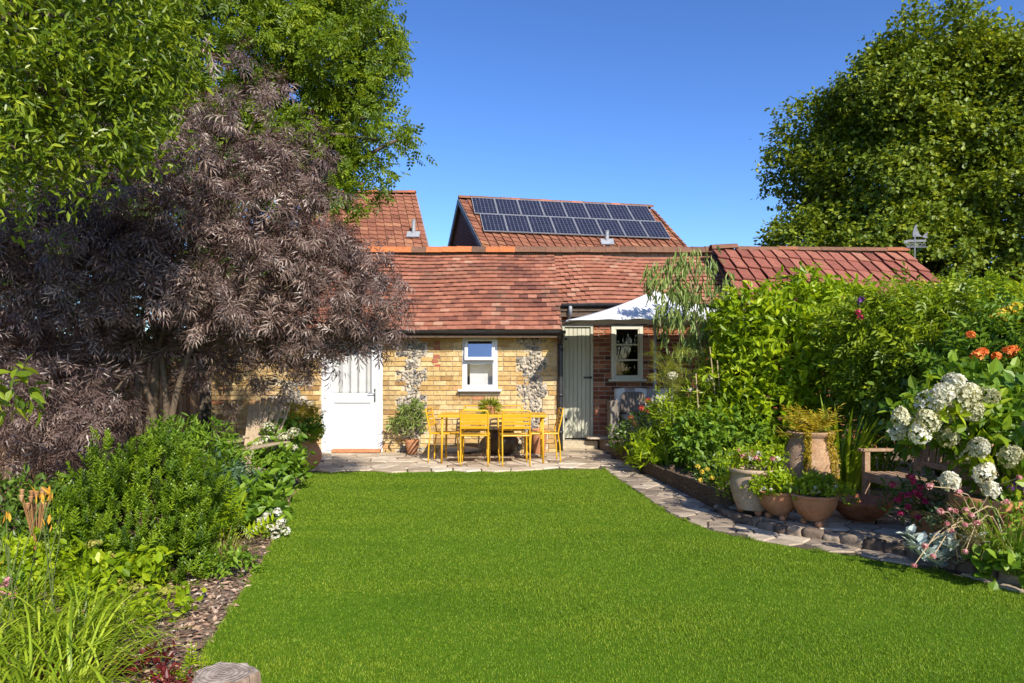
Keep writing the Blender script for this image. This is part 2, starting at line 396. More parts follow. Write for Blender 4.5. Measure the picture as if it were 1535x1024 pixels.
M_chip = surf('bark_chip', [(0, (.08, .045, .03)), (.5, (.29, .18, .12)), (.85, (.40, .28, .19)), (1, (.46, .38, .29))], by='tint', rough=.9, spec=.1)
M_lawn = surf('lawn_base', [(.3, (.06, .125, .006)), (.7, (.09, .18, .01))], scale=20, rough=.95, spec=.05, var=.4, vscale=120)
def grassmat():
    m = leafmat('grass_blade', (.055, .095, .004), (.15, .243, .011), (.31, .41, .035), rough=.5, spec=.25, transl=.35)
    nt = m.node_tree; a = [n for n in nt.nodes if n.type == 'VALTORGB'][0]; bs = nt.nodes['Principled BSDF']
    co = coords(nt, 'World', (.5, 1.9, 1)); v = noise(nt, co, 1.1, 5, .62); g = ramp(nt, v, [(.32, (.70, .78, .66)), (.5, (1, 1, 1)), (.70, (1.32, 1.15, 1.3))])
    c = mixc(nt, a.outputs[0], g, 1.0, 'MULTIPLY'); nt.links.new(c, bs.inputs['Base Color']); return m
M_grass = grassmat()
M_yel = surf('yellow_powdercoat', [(.3, (.60, .315, .010)), (.7, (.68, .37, .014))], scale=4, rough=.42, spec=.4, var=.16, vscale=26, stain=((.42, .24, .03), 9, .62, .8))
M_terra = surf('terracotta', [(.25, (.38, .155, .07)), (.55, (.47, .215, .105)), (.8, (.54, .29, .17))], scale=7, rough=.85, spec=.15, var=.25, vscale=40, bstr=.25, bscale=80, stain=((.55, .43, .32), 5, .6, .8))
M_terra_pale = surf('weathered_terracotta', [(.25, (.36, .25, .16)), (.55, (.47, .34, .235)), (.8, (.55, .44, .33))], scale=5, rough=.9, spec=.12, var=.3, vscale=30, bstr=.3, bscale=70, stain=((.30, .20, .12), 6, .58, .75))
M_terra_rough = surf('rough_terracotta', [(.25, (.33, .19, .10)), (.55, (.43, .27, .155)), (.8, (.50, .36, .235))], scale=9, rough=.95, spec=.08, var=.45, vscale=45, bstr=.7, bscale=60, stain=((.28, .2, .15), 5, .55, .75))
M_rust = surf('rusty_iron', [(.25, (.20, .065, .03)), (.5, (.34, .12, .055)), (.8, (.45, .19, .09))], scale=12, rough=.8, spec=.2, var=.4, vscale=50, bstr=.3, bscale=90)
M_glaze = surf('dark_glaze', [(.3, (.05, .035, .022)), (.7, (.10, .065, .04))], scale=8, rough=.35, spec=.45)
M_teak = surf('weathered_teak', [(.25, (.24, .14, .08)), (.55, (.38, .25, .155)), (.8, (.48, .35, .24))], scale=9, rough=.85, spec=.15, stretch=(5, 1, 5), var=.35, vscale=25, bstr=.4, bscale=40)
M_sleeper = surf('raised_bed_timber', [(.25, (.075, .048, .03)), (.55, (.14, .095, .06)), (.8, (.22, .16, .11))], scale=10, rough=.9, spec=.12, stretch=(6, 1, 6), var=.45, vscale=20, bstr=.5, bscale=40)
M_grywood = surf('silvered_wood', [(.25, (.30, .225, .145)), (.55, (.44, .335, .22)), (.8, (.54, .43, .30))], scale=12, rough=.9, spec=.1, stretch=(5, 5, .8), var=.3, bstr=.3)
M_fence = surf('fence_wood', [(0, (.13, .075, .04)), (.5, (.22, .135, .075)), (1, (.32, .21, .125))], by='tint', rough=.9, spec=.1, var=.4, vscale=14, bstr=.4, bscale=30)
M_bark = surf('bark', [(.25, (.06, .045, .032)), (.55, (.11, .085, .06)), (.8, (.18, .145, .11))], scale=14, rough=.95, spec=.08, stretch=(2, 2, .6), bstr=.7, bscale=30)
M_stem = surf('green_stem', [(.25, (.07, .10, .03)), (.75, (.14, .17, .05))], scale=10, rough=.7, spec=.2)
M_palestem = surf('pale_stem', [(.25, (.30, .22, .12)), (.75, (.42, .32, .19))], scale=10, rough=.8, spec=.15)
M_brownstem = surf('brown_stem', [(.25, (.07, .05, .035)), (.75, (.15, .11, .07))], scale=12, rough=.85, spec=.12)
M_canvas = surf('white_canvas', [(.3, (.60, .60, .60)), (.7, (.66, .66, .66))], scale=4, rough=.9, spec=.1, bstr=.15, bscale=12, transl=.15)
M_wicker = None
def wicker():
    m, nt, bs, out = new_mat('grey_wicker'); co = coords(nt, 'World')
    vs = []
    for dr in ('X', 'Y', 'Z'):
        w = node(nt, 'ShaderNodeTexWave', Scale=22., Distortion=.6); w.bands_direction = dr; nt.links.new(co, w.inputs['Vector']); vs.append(w.outputs[1])
    a = nt.nodes.new('ShaderNodeMath'); a.operation = 'MULTIPLY'; nt.links.new(vs[2], a.inputs[0]); 
    b = nt.nodes.new('ShaderNodeMath'); b.operation = 'ADD'; nt.links.new(vs[0], b.inputs[0]); nt.links.new(vs[1], b.inputs[1])
    nt.links.new(b.outputs[0], a.inputs[1])
    c = ramp(nt, a.outputs[0], [(0, (.08, .065, .05)), (.45, (.38, .32, .25)), (1, (.52, .45, .36))]); nt.links.new(c, bs.inputs['Base Color'])
    bs.inputs['Roughness'].default_value = .7; bump(nt, bs, a.outputs[0], .8, .01); return m
M_wicker = wicker()
def striped(name, c1, c2, scale, dr='X'):
    m, nt, bs, out = new_mat(name); co = coords(nt, 'Object')
    w = node(nt, 'ShaderNodeTexWave', Scale=scale, Distortion=.15); w.bands_direction = dr; nt.links.new(co, w.inputs['Vector'])
    c = ramp(nt, w.outputs[1], [(.4, c1), (.55, c2)]); nt.links.new(c, bs.inputs['Base Color']); bs.inputs['Roughness'].default_value = .9; bs.inputs['Specular IOR Level'].default_value = .1
    bump(nt, bs, noise(nt, co, 150), .3, .004); return m
M_stripe = striped('striped_cloth', (.06, .046, .038), (.26, .225, .19), 12)
M_check = striped('throw_cloth', (.36, .34, .32), (.74, .73, .70), .8)
M_greycush = surf('grey_cushion', [(.3, (.28, .265, .245)), (.7, (.34, .325, .305))], scale=20, rough=.95, spec=.08, bstr=.2)

# ================================================================== sky, sun, camera
SUN = np.array([.43, -1.0, .76]); SUN = SUN/np.linalg.norm(SUN)
el = math.asin(SUN[2]); az = math.atan2(SUN[0], SUN[1])
w = bpy.data.worlds.new('World'); scene.world = w; w.use_nodes = True; nt = w.node_tree
bg = nt.nodes['Background']; sky = nt.nodes.new('ShaderNodeTexSky'); sky.sky_type = 'NISHITA'; sky.sun_disc = False
sky.sun_elevation = el; sky.sun_rotation = az; sky.air_density = 1.0; sky.dust_density = .6; sky.ozone_density = 4.5; sky.altitude = 100
hs = node(nt, 'ShaderNodeHueSaturation', Saturation=1.1, Value=.95, Hue=.506); nt.links.new(sky.outputs[0], hs.inputs['Color']); gm = node(nt, 'ShaderNodeGamma', Gamma=1.25); nt.links.new(hs.outputs[0], gm.inputs[0]); nt.links.new(gm.outputs[0], bg.inputs[0])
bg.inputs[1].default_value = .105
sl = bpy.data.lights.new('Sun', 'SUN'); sl.energy = 4.9; sl.angle = math.radians(.5); sl.color = (1, .93, .82)
so = bpy.data.objects.new('Sun', sl); COL.objects.link(so); so.rotation_euler = Vector(SUN).to_track_quat('Z', 'Y').to_euler(); so.location = (10, -20, 15)
cd = bpy.data.cameras.new('Camera'); cam = bpy.data.objects.new('Camera', cd); COL.objects.link(cam)
cam.location = (0, 0, H); cam.rotation_euler = (math.radians(90), 0, 0); cd.sensor_width = 36; cd.lens = 36*F/1535; cd.shift_y = (HY-512)/1535
cd.clip_end = 2000; scene.camera = cam
scene.view_settings.view_transform = 'Standard'; scene.view_settings.look = 'None'; scene.view_settings.exposure = .62; scene.view_settings.gamma = 1
scene.cycles.max_bounces = 8; scene.cycles.transparent_max_bounces = 8; scene.cycles.use_denoising = True
scene.cycles.sample_clamp_indirect = 6

# ================================================================== ground, lawn, patio, path
mb = MB(); g = np.linspace(-1, 1, 2); mb.sheet([(-600, -600), (600, -600), (600, 900), (-600, 900)], -.06)
tag(mb.build('ground', M_ground), kind='structure')
LL = [(466, 708), (452, 724), (440, 745), (428, 775), (412, 808), (396, 838), (376, 868), (352, 905), (326, 945), (303, 985), (300, 1024)]
LR = [(905, 703), (925, 718), (960, 741), (1000, 768), (1050, 790), (1110, 806), (1200, 822), (1300, 838), (1400, 856), (1470, 872), (1535, 892)]
left = [G(*p)[:2] for p in LL]; right = [G(*p)[:2] for p in LR]
left += [np.array([-1.5, 2.2]), np.array([-1.9, 0.5]), np.array([-2.2, -3])]
right += [np.array([3.7, 3.6]), np.array([4.3, 2.6]), np.array([5.2, .8]), np.array([5.6, -3])]
lc, rc = catmull(left, 4), catmull(right, 4)
lawn_poly = np.concatenate([rc, lc[::-1]])
mb = MB(); mb.prism(lawn_poly, -.05, 0.0); tag(mb.build('lawn', M_lawn), kind='structure')
def make_grass():
    mb = MB(); N = 1100000
    d = np.exp(rng.uniform(math.log(2.2), math.log(10.15), N)); x = rng.uniform(-3.1, 5.2, N); 
    ok = inside(lawn_poly, x, d) & (np.abs(x)/d < .83); 
    x, d = x[ok], d[ok]; n = len(x)
    pos = np.c_[x, d, np.full(n, -.004)]
    a = U(0, 6.283, n); lean = U(.05, .9, n)
    tipd = np.c_[np.cos(a)*lean, np.sin(a)*lean, np.ones(n)]
    h = U(.008, .022, n)*(1+.12*np.sin(x*2.1+d*3.3)); wd = (.0009+.00034*d)*U(.7, 1.3, n)
    b = U(0, 6.283, n); s = np.c_[np.cos(b), np.sin(b), np.zeros(n)]*wd[:, None]
    V = np.stack([pos-s, pos+s, pos+nrm(tipd)*h[:, None]], 1).reshape(-1, 3)
    f = np.arange(3*n).reshape(-1, 3); mb.add(V, [f], np.repeat(rng.random(n), 3))
    # longer uncut tufts along both edges
    for cur, sg in ((lc, -1), (rc, 1)):
        c2 = cur[cur[:, 1] > 2.2]; L = np.r_[0, np.cumsum(np.linalg.norm(np.diff(c2, axis=0), axis=1))]; m_ = 9000; t = rng.random(m_)*L[-1]; cl = np.sin(t*9)+np.sin(t*23+1)+rng.normal(size=m_)*.8
        px = np.interp(t, L, c2[:, 0])+sg*np.abs(rng.normal(size=m_))*.012-sg*.015; py = np.interp(t, L, c2[:, 1]); hh = np.clip(.022+.014*cl, .01, .065)*U(.6, 1.1, m_); a = U(0, 6.283, m_)
        p0 = np.c_[px, py, np.full(m_, -.01)]; tp = p0+nrm(np.c_[np.cos(a)*.5+sg*.35, np.sin(a)*.5, np.ones(m_)])*hh[:, None]; b = U(0, 6.283, m_); s = np.c_[np.cos(b), np.sin(b), np.zeros(m_)]*(.0012+.0003*py)[:, None]
        mb.add(np.stack([p0-s, p0+s, tp], 1).reshape(-1, 3), [np.arange(3*m_).reshape(-1, 3)], np.repeat(rng.random(m_), 3))
    tag(mb.build('grass', M_grass), kind='stuff', label='short bright green grass blades of the mown lawn', cat='grass')
make_grass()
def clip(poly, n, c):
    out = []; m = len(poly)
    for i in range(m):
        a, b = poly[i], poly[(i+1) % m]; da, db = a@n-c, b@n-c
        if da <= 0: out.append(a)
        if (da < 0 < db) or (db < 0 < da): out.append(a+(b-a)*da/(da-db))
    return out
def slabs(mb, poly, sp, joint, z, th, jit=.75, aspect=1.0, edge=None):
    poly = np.asarray(poly, float); lo, hi = poly.min(0), poly.max(0); S = []
    for i, y in enumerate(np.arange(lo[1]-sp, hi[1]+sp, sp*aspect)):
        for x in np.arange(lo[0]-sp, hi[0]+sp, sp): S.append((x+(i % 2)*sp/2+U(-.5, .5)*sp*jit, y+U(-.5, .5)*sp*aspect*jit))
    S = np.array(S); ins = inside(poly, S[:, 0], S[:, 1])
    for i in np.flatnonzero(ins):
        p = S[i]; cell = [p+np.array(q)*sp*1.3 for q in ((-1, -1), (1, -1), (1, 1), (-1, 1))]
        for j in np.flatnonzero(np.linalg.norm(S-p, axis=1) < sp*3):
            if j == i: continue
            n = S[j]-p; L = np.linalg.norm(n); n /= L; cell = clip(cell, n, n@p+L/2-joint/2)
            if len(cell) < 3: break
        if len(cell) < 3: continue
        if edge is not None:
            for q in np.argsort(np.linalg.norm((edge[1:]+edge[:-1])/2-p, axis=1))[:3]:
                t_ = nrm(edge[q+1]-edge[q]); n_ = np.array([-t_[1], t_[0]]); c_ = n_@edge[q]
                if n_@p > c_: n_, c_ = -n_, -c_
                if abs(n_@p-c_) < .6 and len(cell) > 2: cell = clip(cell, n_, c_-.004)
            if len(cell) < 3: continue
        c = np.array(cell); m = c.mean(0); zz = z+U(-.003, .003); k = len(c); tl = rng.normal(size=2)*.004
        bot = np.c_[c, np.full(k, z-th)]; mid = np.c_[c, zz-.008+((c-m)@tl)]; ct = m+(c-m)*(1-.012/max(.05, np.abs(c-m).max())); top = np.c_[ct, zz+((ct-m)@tl)]
        j = np.arange(k); j2 = (j+1) % k
        mb.add(np.concatenate([bot, mid, top]), [np.stack([j, j2, j2+k, j+k], 1), np.stack([j+k, j2+k, j2+2*k, j+2*k], 1), j+2*k], rng.random())
# patio by the cottage
patio = np.array([(-5.2, 12.03), (.85, 12.03), (.85, 12.74), (1.62, 12.74), (1.62, 11.0), (1.75, 10.6), (1.36, 9.98), (.3, 9.9), (-1.2, 9.78), (-2.9, 9.62), (-4.3, 9.3), (-5.2, 9.4)])
mb = MB(); mb.prism(patio, -.05, .004); bed_ = mb.build('patio', M_joint); tag(bed_, kind='structure')
mb = MB(); slabs(mb, patio, .40, .02, .022, .03, aspect=.8); mb.build('paving_slab', M_slab, bed_)
# path along the right of the lawn
KB = [(925, 690), (950, 702), (990, 722), (1040, 746), (1080, 770), (1120, 786), (1160, 797), (1210, 807), (1260, 814), (1330, 828), (1400, 845), (1470, 862), (1535, 878)]
kb = [G(*p)[:2] for p in KB]; kbx = kb+[np.array([4.1, 3.55]), np.array([4.8, 2.6]), np.array([5.9, .8]), np.array([6.2, -3])]
kc = catmull(kbx, 4)
path_poly = np.concatenate([rc, kc[::-1]])
mb = MB(); mb.prism(path_poly, -.055, .001); pth = mb.build('path', M_joint); tag(pth, kind='structure')
vis = path_poly[path_poly[:, 1] > 2.0]
mb = MB(); slabs(mb, path_poly+np.array([.02, 0]), .25, .014, .014, .03, aspect=.75, edge=rc); mb.build('paving_slab', M_slabgrey, pth)
# raised stone terrace with pots and bench; edge of rough kerb stones
nk = len(KB); kt = catmull(kb[4:]+[np.array([4.1, 3.55]), np.array([4.8, 2.6])], 5)
terr = np.concatenate([kt+np.array([.06, .05]), [(6.5, 2.6), (6.5, 7.2), (2.35, 7.25), (2.15, 6.9)]])
TZ = .075
mb = MB(); mb.prism(terr, -.05, TZ-.018); tr_ = mb.build('terrace', M_joint); tag(tr_, kind='structure')
mb = MB(); slabs(mb, terr, .22, .016, TZ, .03); mb.build('paving_slab', M_slabgrey, tr_)
mb = MB(); s = 0; L = np.r_[0, np.cumsum(np.linalg.norm(np.diff(kt, axis=0), axis=1))]
while s < L[-1]-.2:
    l = U(.10, .19); x0 = [np.interp(s+.01, L, kt[:, i]) for i in (0, 1)]; x1 = [np.interp(s+l-.01, L, kt[:, i]) for i in (0, 1)]
    hz = TZ+U(.0, .02); c = (np.array(x0)+x1)/2; ang = math.atan2(x1[1]-x0[1], x1[0]-x0[0])
    v, f = ico(3); q = 6.; v2 = v/np.linalg.norm(v, ord=q, axis=1)[:, None]; v2 = v2*(1+.05*np.sin(v*5+U(0, 6, 3)).sum(1, keepdims=True)+.03*np.sin(v*11+U(0, 6, 3)).sum(1, keepdims=True))
    v2 = v2*np.array([l/2, .055, hz/2+.012]); ca, sa = math.cos(ang), math.sin(ang)
    mb.add(np.c_[v2[:, 0]*ca-v2[:, 1]*sa+c[0], v2[:, 0]*sa+v2[:, 1]*ca+c[1], v2[:, 2]+hz/2-.015], [f], rng.random()); s += l
tag(mb.build('kerb', M_kerb, smooth=True), kind='structure')
# upper paving by the red wall
up_poly = np.array([(1.56, 12.74), (4.6, 12.74), (4.6, 11.1), (1.86, 11.1)])
mb = MB(); mb.prism(up_poly, -.05, .232); up_ = mb.build('upper_terrace', M_kerb); tag(up_, kind='structure')
mb = MB(); slabs(mb, up_poly+np.array([.0, 0]), .5, .02, .25, .03); mb.build('paving_slab', M_slab, up_)
mb = MB(); mb.box((1.22, 12.6, .095), (.7, .24, .15), tint=.4); tag(mb.build('door_step', M_stonesill, bevel=.012), 'worn stone step below the sage green plank door', 'step')
# beds
bl = np.concatenate([lc-np.array([.0, 0]), [(-12, -3), (-12, 12.0), (-4.3, 9.25), (-2.95, 9.6)]])
mb = MB(); mb.prism(bl, -.06, -.012); tag(mb.build('flower_bed', M_soil), kind='structure')
rb = np.array([(1.86, 11.08), (1.76, 10.95), (2.08, 6.95), (2.4, 7.27), (6.6, 7.22), (6.6, 11.08)])
mb = MB(); mb.prism(rb, -.06, .15); tag(mb.build('raised_bed', M_soil), kind='structure')
# mulch on the left bed
mb = MB(); n = 5200
y = np.exp(rng.uniform(math.log(2.3), math.log(9), n)); lx = np.interp(y, lc[::-1, 1][np.argsort(lc[::-1, 1])] if False else np.sort(lc[:, 1]), lc[np.argsort(lc[:, 1]), 0])
x = lx-np.abs(rng.normal(size=n))*.55
a = U(0, 6.28, n); f_ = np.c_[np.cos(a), np.sin(a), U(-.3, .3, n)]
mb.scatter(T_diamond(.42, .06, .05), np.c_[x, y, U(-.012, .015, n)], f_, np.c_[rng.normal(size=(n, 2))*.5, np.ones(n)], U(.02, .06, n), rng.random(n))
for _ in range(60):
    yy = math.exp(U(math.log(2.4), math.log(8))); xx = np.interp(yy, np.sort(lc[:, 1]), lc[np.argsort(lc[:, 1]), 0])-abs(rng.normal())*.4-.05
    stone(mb, (xx, yy, 0), (U(.012, .035), U(.012, .03), U(.01, .018)), 2, .15, U(.55, 1))
tag(mb.build('mulch', M_chip), 'brown bark chips and pebbles scattered on the bare bed', 'mulch', kind='stuff')
# timber boards that hold the raised bed
tb = [G(*p)[:2] for p in ((926, 689), (962, 707), (1000, 727), (1040, 747), (1082, 769))]
hts = [.16, .17, .19, .2, .21]
tmb = thing('raised_bed_edge', 'dark weathered timber boards edging the raised bed beside the path', 'timber edging', (*tb[2], 0))
for i in range(4):
    a, b = np.array([*tb[i], hts[i]/2+.01]), np.array([*tb[i+1], hts[i]/2+.01]); MB().bar(a, b-(b-a)*.012, .045, hts[i], U(0, 1)).build('board', M_sleeper, tmb, bevel=.006)
for i in (1, 2, 4): MB().box((tb[i][0]+.06, tb[i][1], .12), (.06, .06, .26), tint=.3).build('post', M_sleeper, tmb, bevel=.005)
MB().bar((*tb[4]+np.array([.03, .0]), .1), (2.62, 7.22, .1), .045, .2).build('board', M_sleeper, tmb, bevel=.006)

# ================================================================== masonry helpers
def wall_box(mb, x0, x1, z0, z1, y0, y1, holes):
    xs = sorted({x0, x1, *[h[0] for h in holes], *[h[1] for h in holes]})
    for a, b in zip(xs[:-1], xs[1:]):
        zs = [z0]; 
        for h in sorted(holes, key=lambda h: h[2]):
            if h[0] <= a+1e-6 and h[1] >= b-1e-6: zs += [h[2], h[3]]
        zs.append(z1)
        for q in range(0, len(zs), 2):
            if zs[q+1]-zs[q] > 1e-4: mb.box(((a+b)/2, (y0+y1)/2, (zs[q]+zs[q+1])/2), (b-a, y1-y0, zs[q+1]-zs[q]))
def brickwork(mb, x0, x1, z0, z1, y, holes, skip=None, bl=.225, ch=.085, m=.012, red=0.0):
    for r, z in enumerate(np.arange(z0, z1-.02, ch)):
        iv = [(x0, x1)]
        for h in holes:
            if h[2] < z+ch*.6 and h[3] > z+ch*.4:
                iv = [p for a, b in iv for p in ((a, min(b, h[0])), (max(a, h[1]), b)) if p[1]-p[0] > .03]
        for a, b in iv:
            x = a-(r % 2)*bl/2-U(0, .01)
            while x < b:
                l = bl if rng.random() > .12 else bl/2; xa, xb = max(x, a)+m/2, min(x+l, b)-m/2; x += l
                if xb-xa < .03: continue
                xc = (xa+xb)/2
                if skip and skip(xc, z+ch/2): continue
                hgt = ch-m; t = np.clip(rng.normal(.5, .22), .02, .9)
                if red and rng.random() < red: t = U(.9, 1)
                mb.box((xc, y-.0065+U(-.003, .003), z+m/2+hgt/2), (xb-xa, .03, hgt+U(-.004, .002)), tint=t, rot=Matrix.Rotation(U(-.006, .006), 3, 'Y'))
def tiles(mb, org, ux, vy, width, slope, tw, gauge, th=.014, kick=.03, cross=0.0, sag=None, tone=None, jit=.003, gap=.002, ragged=0.0):
    """rows of tiles from the eave up; ux along the ridge, vy up the slope"""
    org, ux, vy = (np.asarray(q, float) for q in (org, nrm(ux), nrm(vy))); nz = np.cross(ux, vy)
    rows = int(round(slope/gauge)); n = int(math.ceil(width/tw))
    for r in range(rows):
        off = (r % 2)*tw/2*(0 if cross else 1)
        for c in range(-1, n+1):
            a, b = max(c*tw+off+gap/2, 0), min((c+1)*tw+off-gap/2, width)
            if b-a < .02: continue
            v0 = r*gauge-(U(0, ragged) if r else 0)+U(-jit, jit); v1 = v0+gauge*1.12; k = kick+U(-jit, jit)
            l0, l1 = k+th, .004+th; V = []
            for (u, cr) in ((a, cross), (b, 0)):
                for v, h in ((v0, k), (v0, k+th), (v1, .002), (v1, .002+th)): V.append(org+ux*u+vy*v+nz*(h+cr+U(-.0015, .0015)))
            V = np.array(V)
            if sag is not None:
                V = V+nz*sag(a, v0)
            mb.add(V, [np.array([[0, 1, 3, 2], [4, 6, 7, 5], [0, 4, 5, 1], [2, 3, 7, 6], [1, 5, 7, 3], [0, 2, 6, 4]])], tone(a, r) if tone else np.clip(rng.normal(.5, .22), 0, 1))
def ridge_row(mb, a, b, r=.11, l=.3, tone=None, flat=.8):
    a, b = np.asarray(a, float), np.asarray(b, float); d = nrm(b-a); Lt = np.linalg.norm(b-a); up = np.array([0, 0, 1.]); sd = nrm(np.cross(d, up)); s = 0
    while s < Lt-.03:
        e = min(s+l*U(.9, 1.1), Lt); V = []; zz = U(-.006, .008)
        for q, rr in ((s+.004, r), (e, r*.96)):
            for th in np.linspace(-1.45, 1.45, 9): V.append(a+d*q+sd*math.sin(th)*rr+up*(math.cos(th)*rr*flat+zz-.02))
            for th in np.linspace(1.45, -1.45, 9): V.append(a+d*q+sd*math.sin(th)*(rr-.016)+up*(math.cos(th)*(rr-.016)*flat+zz-.02))
        j = np.arange(18); j2 = (j+1) % 18
        mb.add(np.array(V), [np.stack([j, j2, j2+18, j+18], 1), np.r_[j[::-1]], j+18], tone(s/Lt) if tone else U(0, .7)); s = e
# ================================================================== the cottage
FY = 12.04; RY = 12.75
cot = thing('brick_cottage', 'low buff brick and flint cottage with red clay tile roof', 'cottage', (-1.0, FY, 0))
door_h = (-3.36, -2.28, 0, 2.11); win_h = (-.875, -.255, 1.12, 2.06)
gdoor_h = (.93, 1.51, .17, 2.33); rwin_h = (1.85, 2.44, 1.30, 2.30)
SL = .74; sl = math.hypot(1, SL); cs, sn = 1/sl, SL/sl
EV_L = (11.74, 2.17); RID = (14.05, 2.17+(14.05-11.74)*SL); EV_R = (12.45, 2.17+.71*SL)
XL, XM, XR = -5.6, .86, 4.25
mb = MB(); wall_box(mb, -5.3, .80, -.05, 2.30, FY, FY+.24, [door_h, win_h]); mb.box((.69, (FY+.24+RY)/2, 1.2), (.22, RY-FY-.24, 2.5)); mb.build('wall', M_mortar, cot)
def fpx(px): return (px-CX)/F*FY
def fpz(py): return H+(HY-py)/F*FY
def flint_at(x, z):
    def ser(xc, wide, nar, ph):
        return abs(x-xc) < (wide if ((z-ph) % .46) < .23 else nar)
    if ser(fpx(618), .26, .12, .33) and z < 2.08: return True
    if ser(fpx(797), .25, .13, .08) and z < 2.05: return True
    if abs(x-fpx(436)) < .33 and .55 < z < 1.3 and ser(fpx(436), .33, .16, .3): return True
    return False
mb = MB(); brickwork(mb, -5.3, .80, 0, 2.2, FY, [door_h, win_h], flint_at, red=.02)
for (x, z) in ((fpx(655), 1.95), (fpx(655), 1.85), (fpx(652), 1.62), (fpx(655), 1.70), (fpx(656), 1.53)): mb.box((x, FY-.014, z), (.105, .02, .07), tint=1.0)
mb.build('brickwork', M_brick, cot)
for (xa_, xb_) in ((-4.6, -3.4), (-2.2, -1.3), (-.05, .8)):
  mb = MB()
  for xx in np.arange(xa_, xb_, .052):
    for zz in np.arange(.05, 2.1, .048):
        x, z = xx+U(-.02, .02), zz+U(-.02, .02)
        if flint_at(x, z): stone(mb, (x, FY-.008+U(-.006, .006), z), (U(.022, .058), U(.016, .03), U(.016, .042)), 2, .35, np.clip(rng.normal(.58, .33), 0, 1))
  mb.build('flint_panel', M_flint, cot)
# side and back walls, gables
mb = MB(); mb.box((-5.2, 13.9, 1.1), (.2, 3.2, 2.4)); mb.box((-.65, 15.9, 1.1), (9.3, .2, 2.4)); mb.box((4.1, 14.4, 1.3), (.2, 2.9, 2.6))
for x in (-5.2, 4.1): mb.add([(x-.1, 12.5, 2.2), (x-.1, 15.8, 2.2), (x-.1, 14.05, 3.72), (x+.1, 12.5, 2.2), (x+.1, 15.8, 2.2), (x+.1, 14.05, 3.72)], [np.array([[0, 2, 1], [3, 4, 5]]), np.array([[0, 3, 5, 2], [2, 5, 4, 1], [1, 4, 3, 0]])])
mb.build('wall', M_mortar, cot)
holes = [gdoor_h, rwin_h]
mb = MB(); wall_box(mb, .80, 4.2, -.05, 2.62, RY, RY+.22, holes); mb.build('wall', M_mortar2, cot)
mb = MB(); brickwork(mb, .82, 4.2, .18, 2.62, RY, holes, ch=.082, m=.016, red=.12)
rw = mb.build('red_brickwork', M_redbrick, cot); rw['label'] = 'older dark red brick wall'
# roof
roof_base = MB()
for (x0, x1, ev) in ((XL, XM, EV_L), (XM, XR, EV_R)):
    a = np.array([[x0, ev[0], ev[1]], [x1, ev[0], ev[1]], [x1, RID[0], RID[1]], [x0, RID[0], RID[1]]])-np.array([0, 0, .10]); b = a-np.array([0, 0, .05])
    roof_base.add(np.concatenate([a, b]), [np.array([[0, 1, 2, 3], [7, 6, 5, 4], [0, 4, 5, 1], [1, 5, 6, 2], [2, 6, 7, 3], [3, 7, 4, 0]])])
a = np.array([[XL, RID[0], RID[1]], [XR, RID[0], RID[1]], [XR, 16.2, RID[1]-2.15*SL], [XL, 16.2, RID[1]-2.15*SL]])-np.array([0, 0, .02]); b = a-np.array([0, 0, .07])
roof_base.add(np.concatenate([a, b]), [np.array([[0, 1, 2, 3], [7, 6, 5, 4], [0, 4, 5, 1], [1, 5, 6, 2], [2, 6, 7, 3], [3, 7, 4, 0]])])
rf = roof_base.build('roof', M_dkwood, cot)
mb = MB()
sagL = lambda u, v: .018*math.sin(u*1.1+.5)+.012*math.sin(v*2.2+u*.7)+.012*math.sin(u*2.9)
vy = (0, cs, sn)
Ls = (RID[0]-EV_L[0])*sl; Rs = (RID[0]-EV_R[0])*sl
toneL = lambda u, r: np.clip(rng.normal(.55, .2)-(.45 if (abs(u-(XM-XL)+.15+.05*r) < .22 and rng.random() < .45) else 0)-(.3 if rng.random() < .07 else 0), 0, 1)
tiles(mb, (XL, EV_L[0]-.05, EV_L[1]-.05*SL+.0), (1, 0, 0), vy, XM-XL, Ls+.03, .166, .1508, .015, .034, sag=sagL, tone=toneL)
sagR = lambda u, v: sagL(u+XM-XL, v)-.05*math.exp(-u*1.2)-.02+.02*math.sin(u*1.6+v)
tiles(mb, (XM, EV_R[0]-.05, EV_R[1]-.05*SL), (1, 0, 0), vy, XR-XM, Rs+.03, .166, .1508, .015, .034, sag=sagR, tone=lambda u, r: np.clip(rng.normal(.68, .17), 0, 1))
mb.build('clay_tiles', M_tile, rf)
mb = MB()
def rt(t):
    x = XL+(XR-XL)*t
    if x < -.1: return U(.82, 1) if rng.random() < .5 else U(.0, .4)
    return U(.05, .5)
ridge_row(mb, (XL, RID[0], RID[1]+.0), (XR, RID[0], RID[1]+.0), .175, .30, rt, .95); mb.build('ridge_tiles', M_ridge, rf)
MB().box(((XL+XR)/2, RID[0], RID[1]-.06), (XR-XL-.02, .12, .20)).build('ridge_mortar', M_kerb, rf)
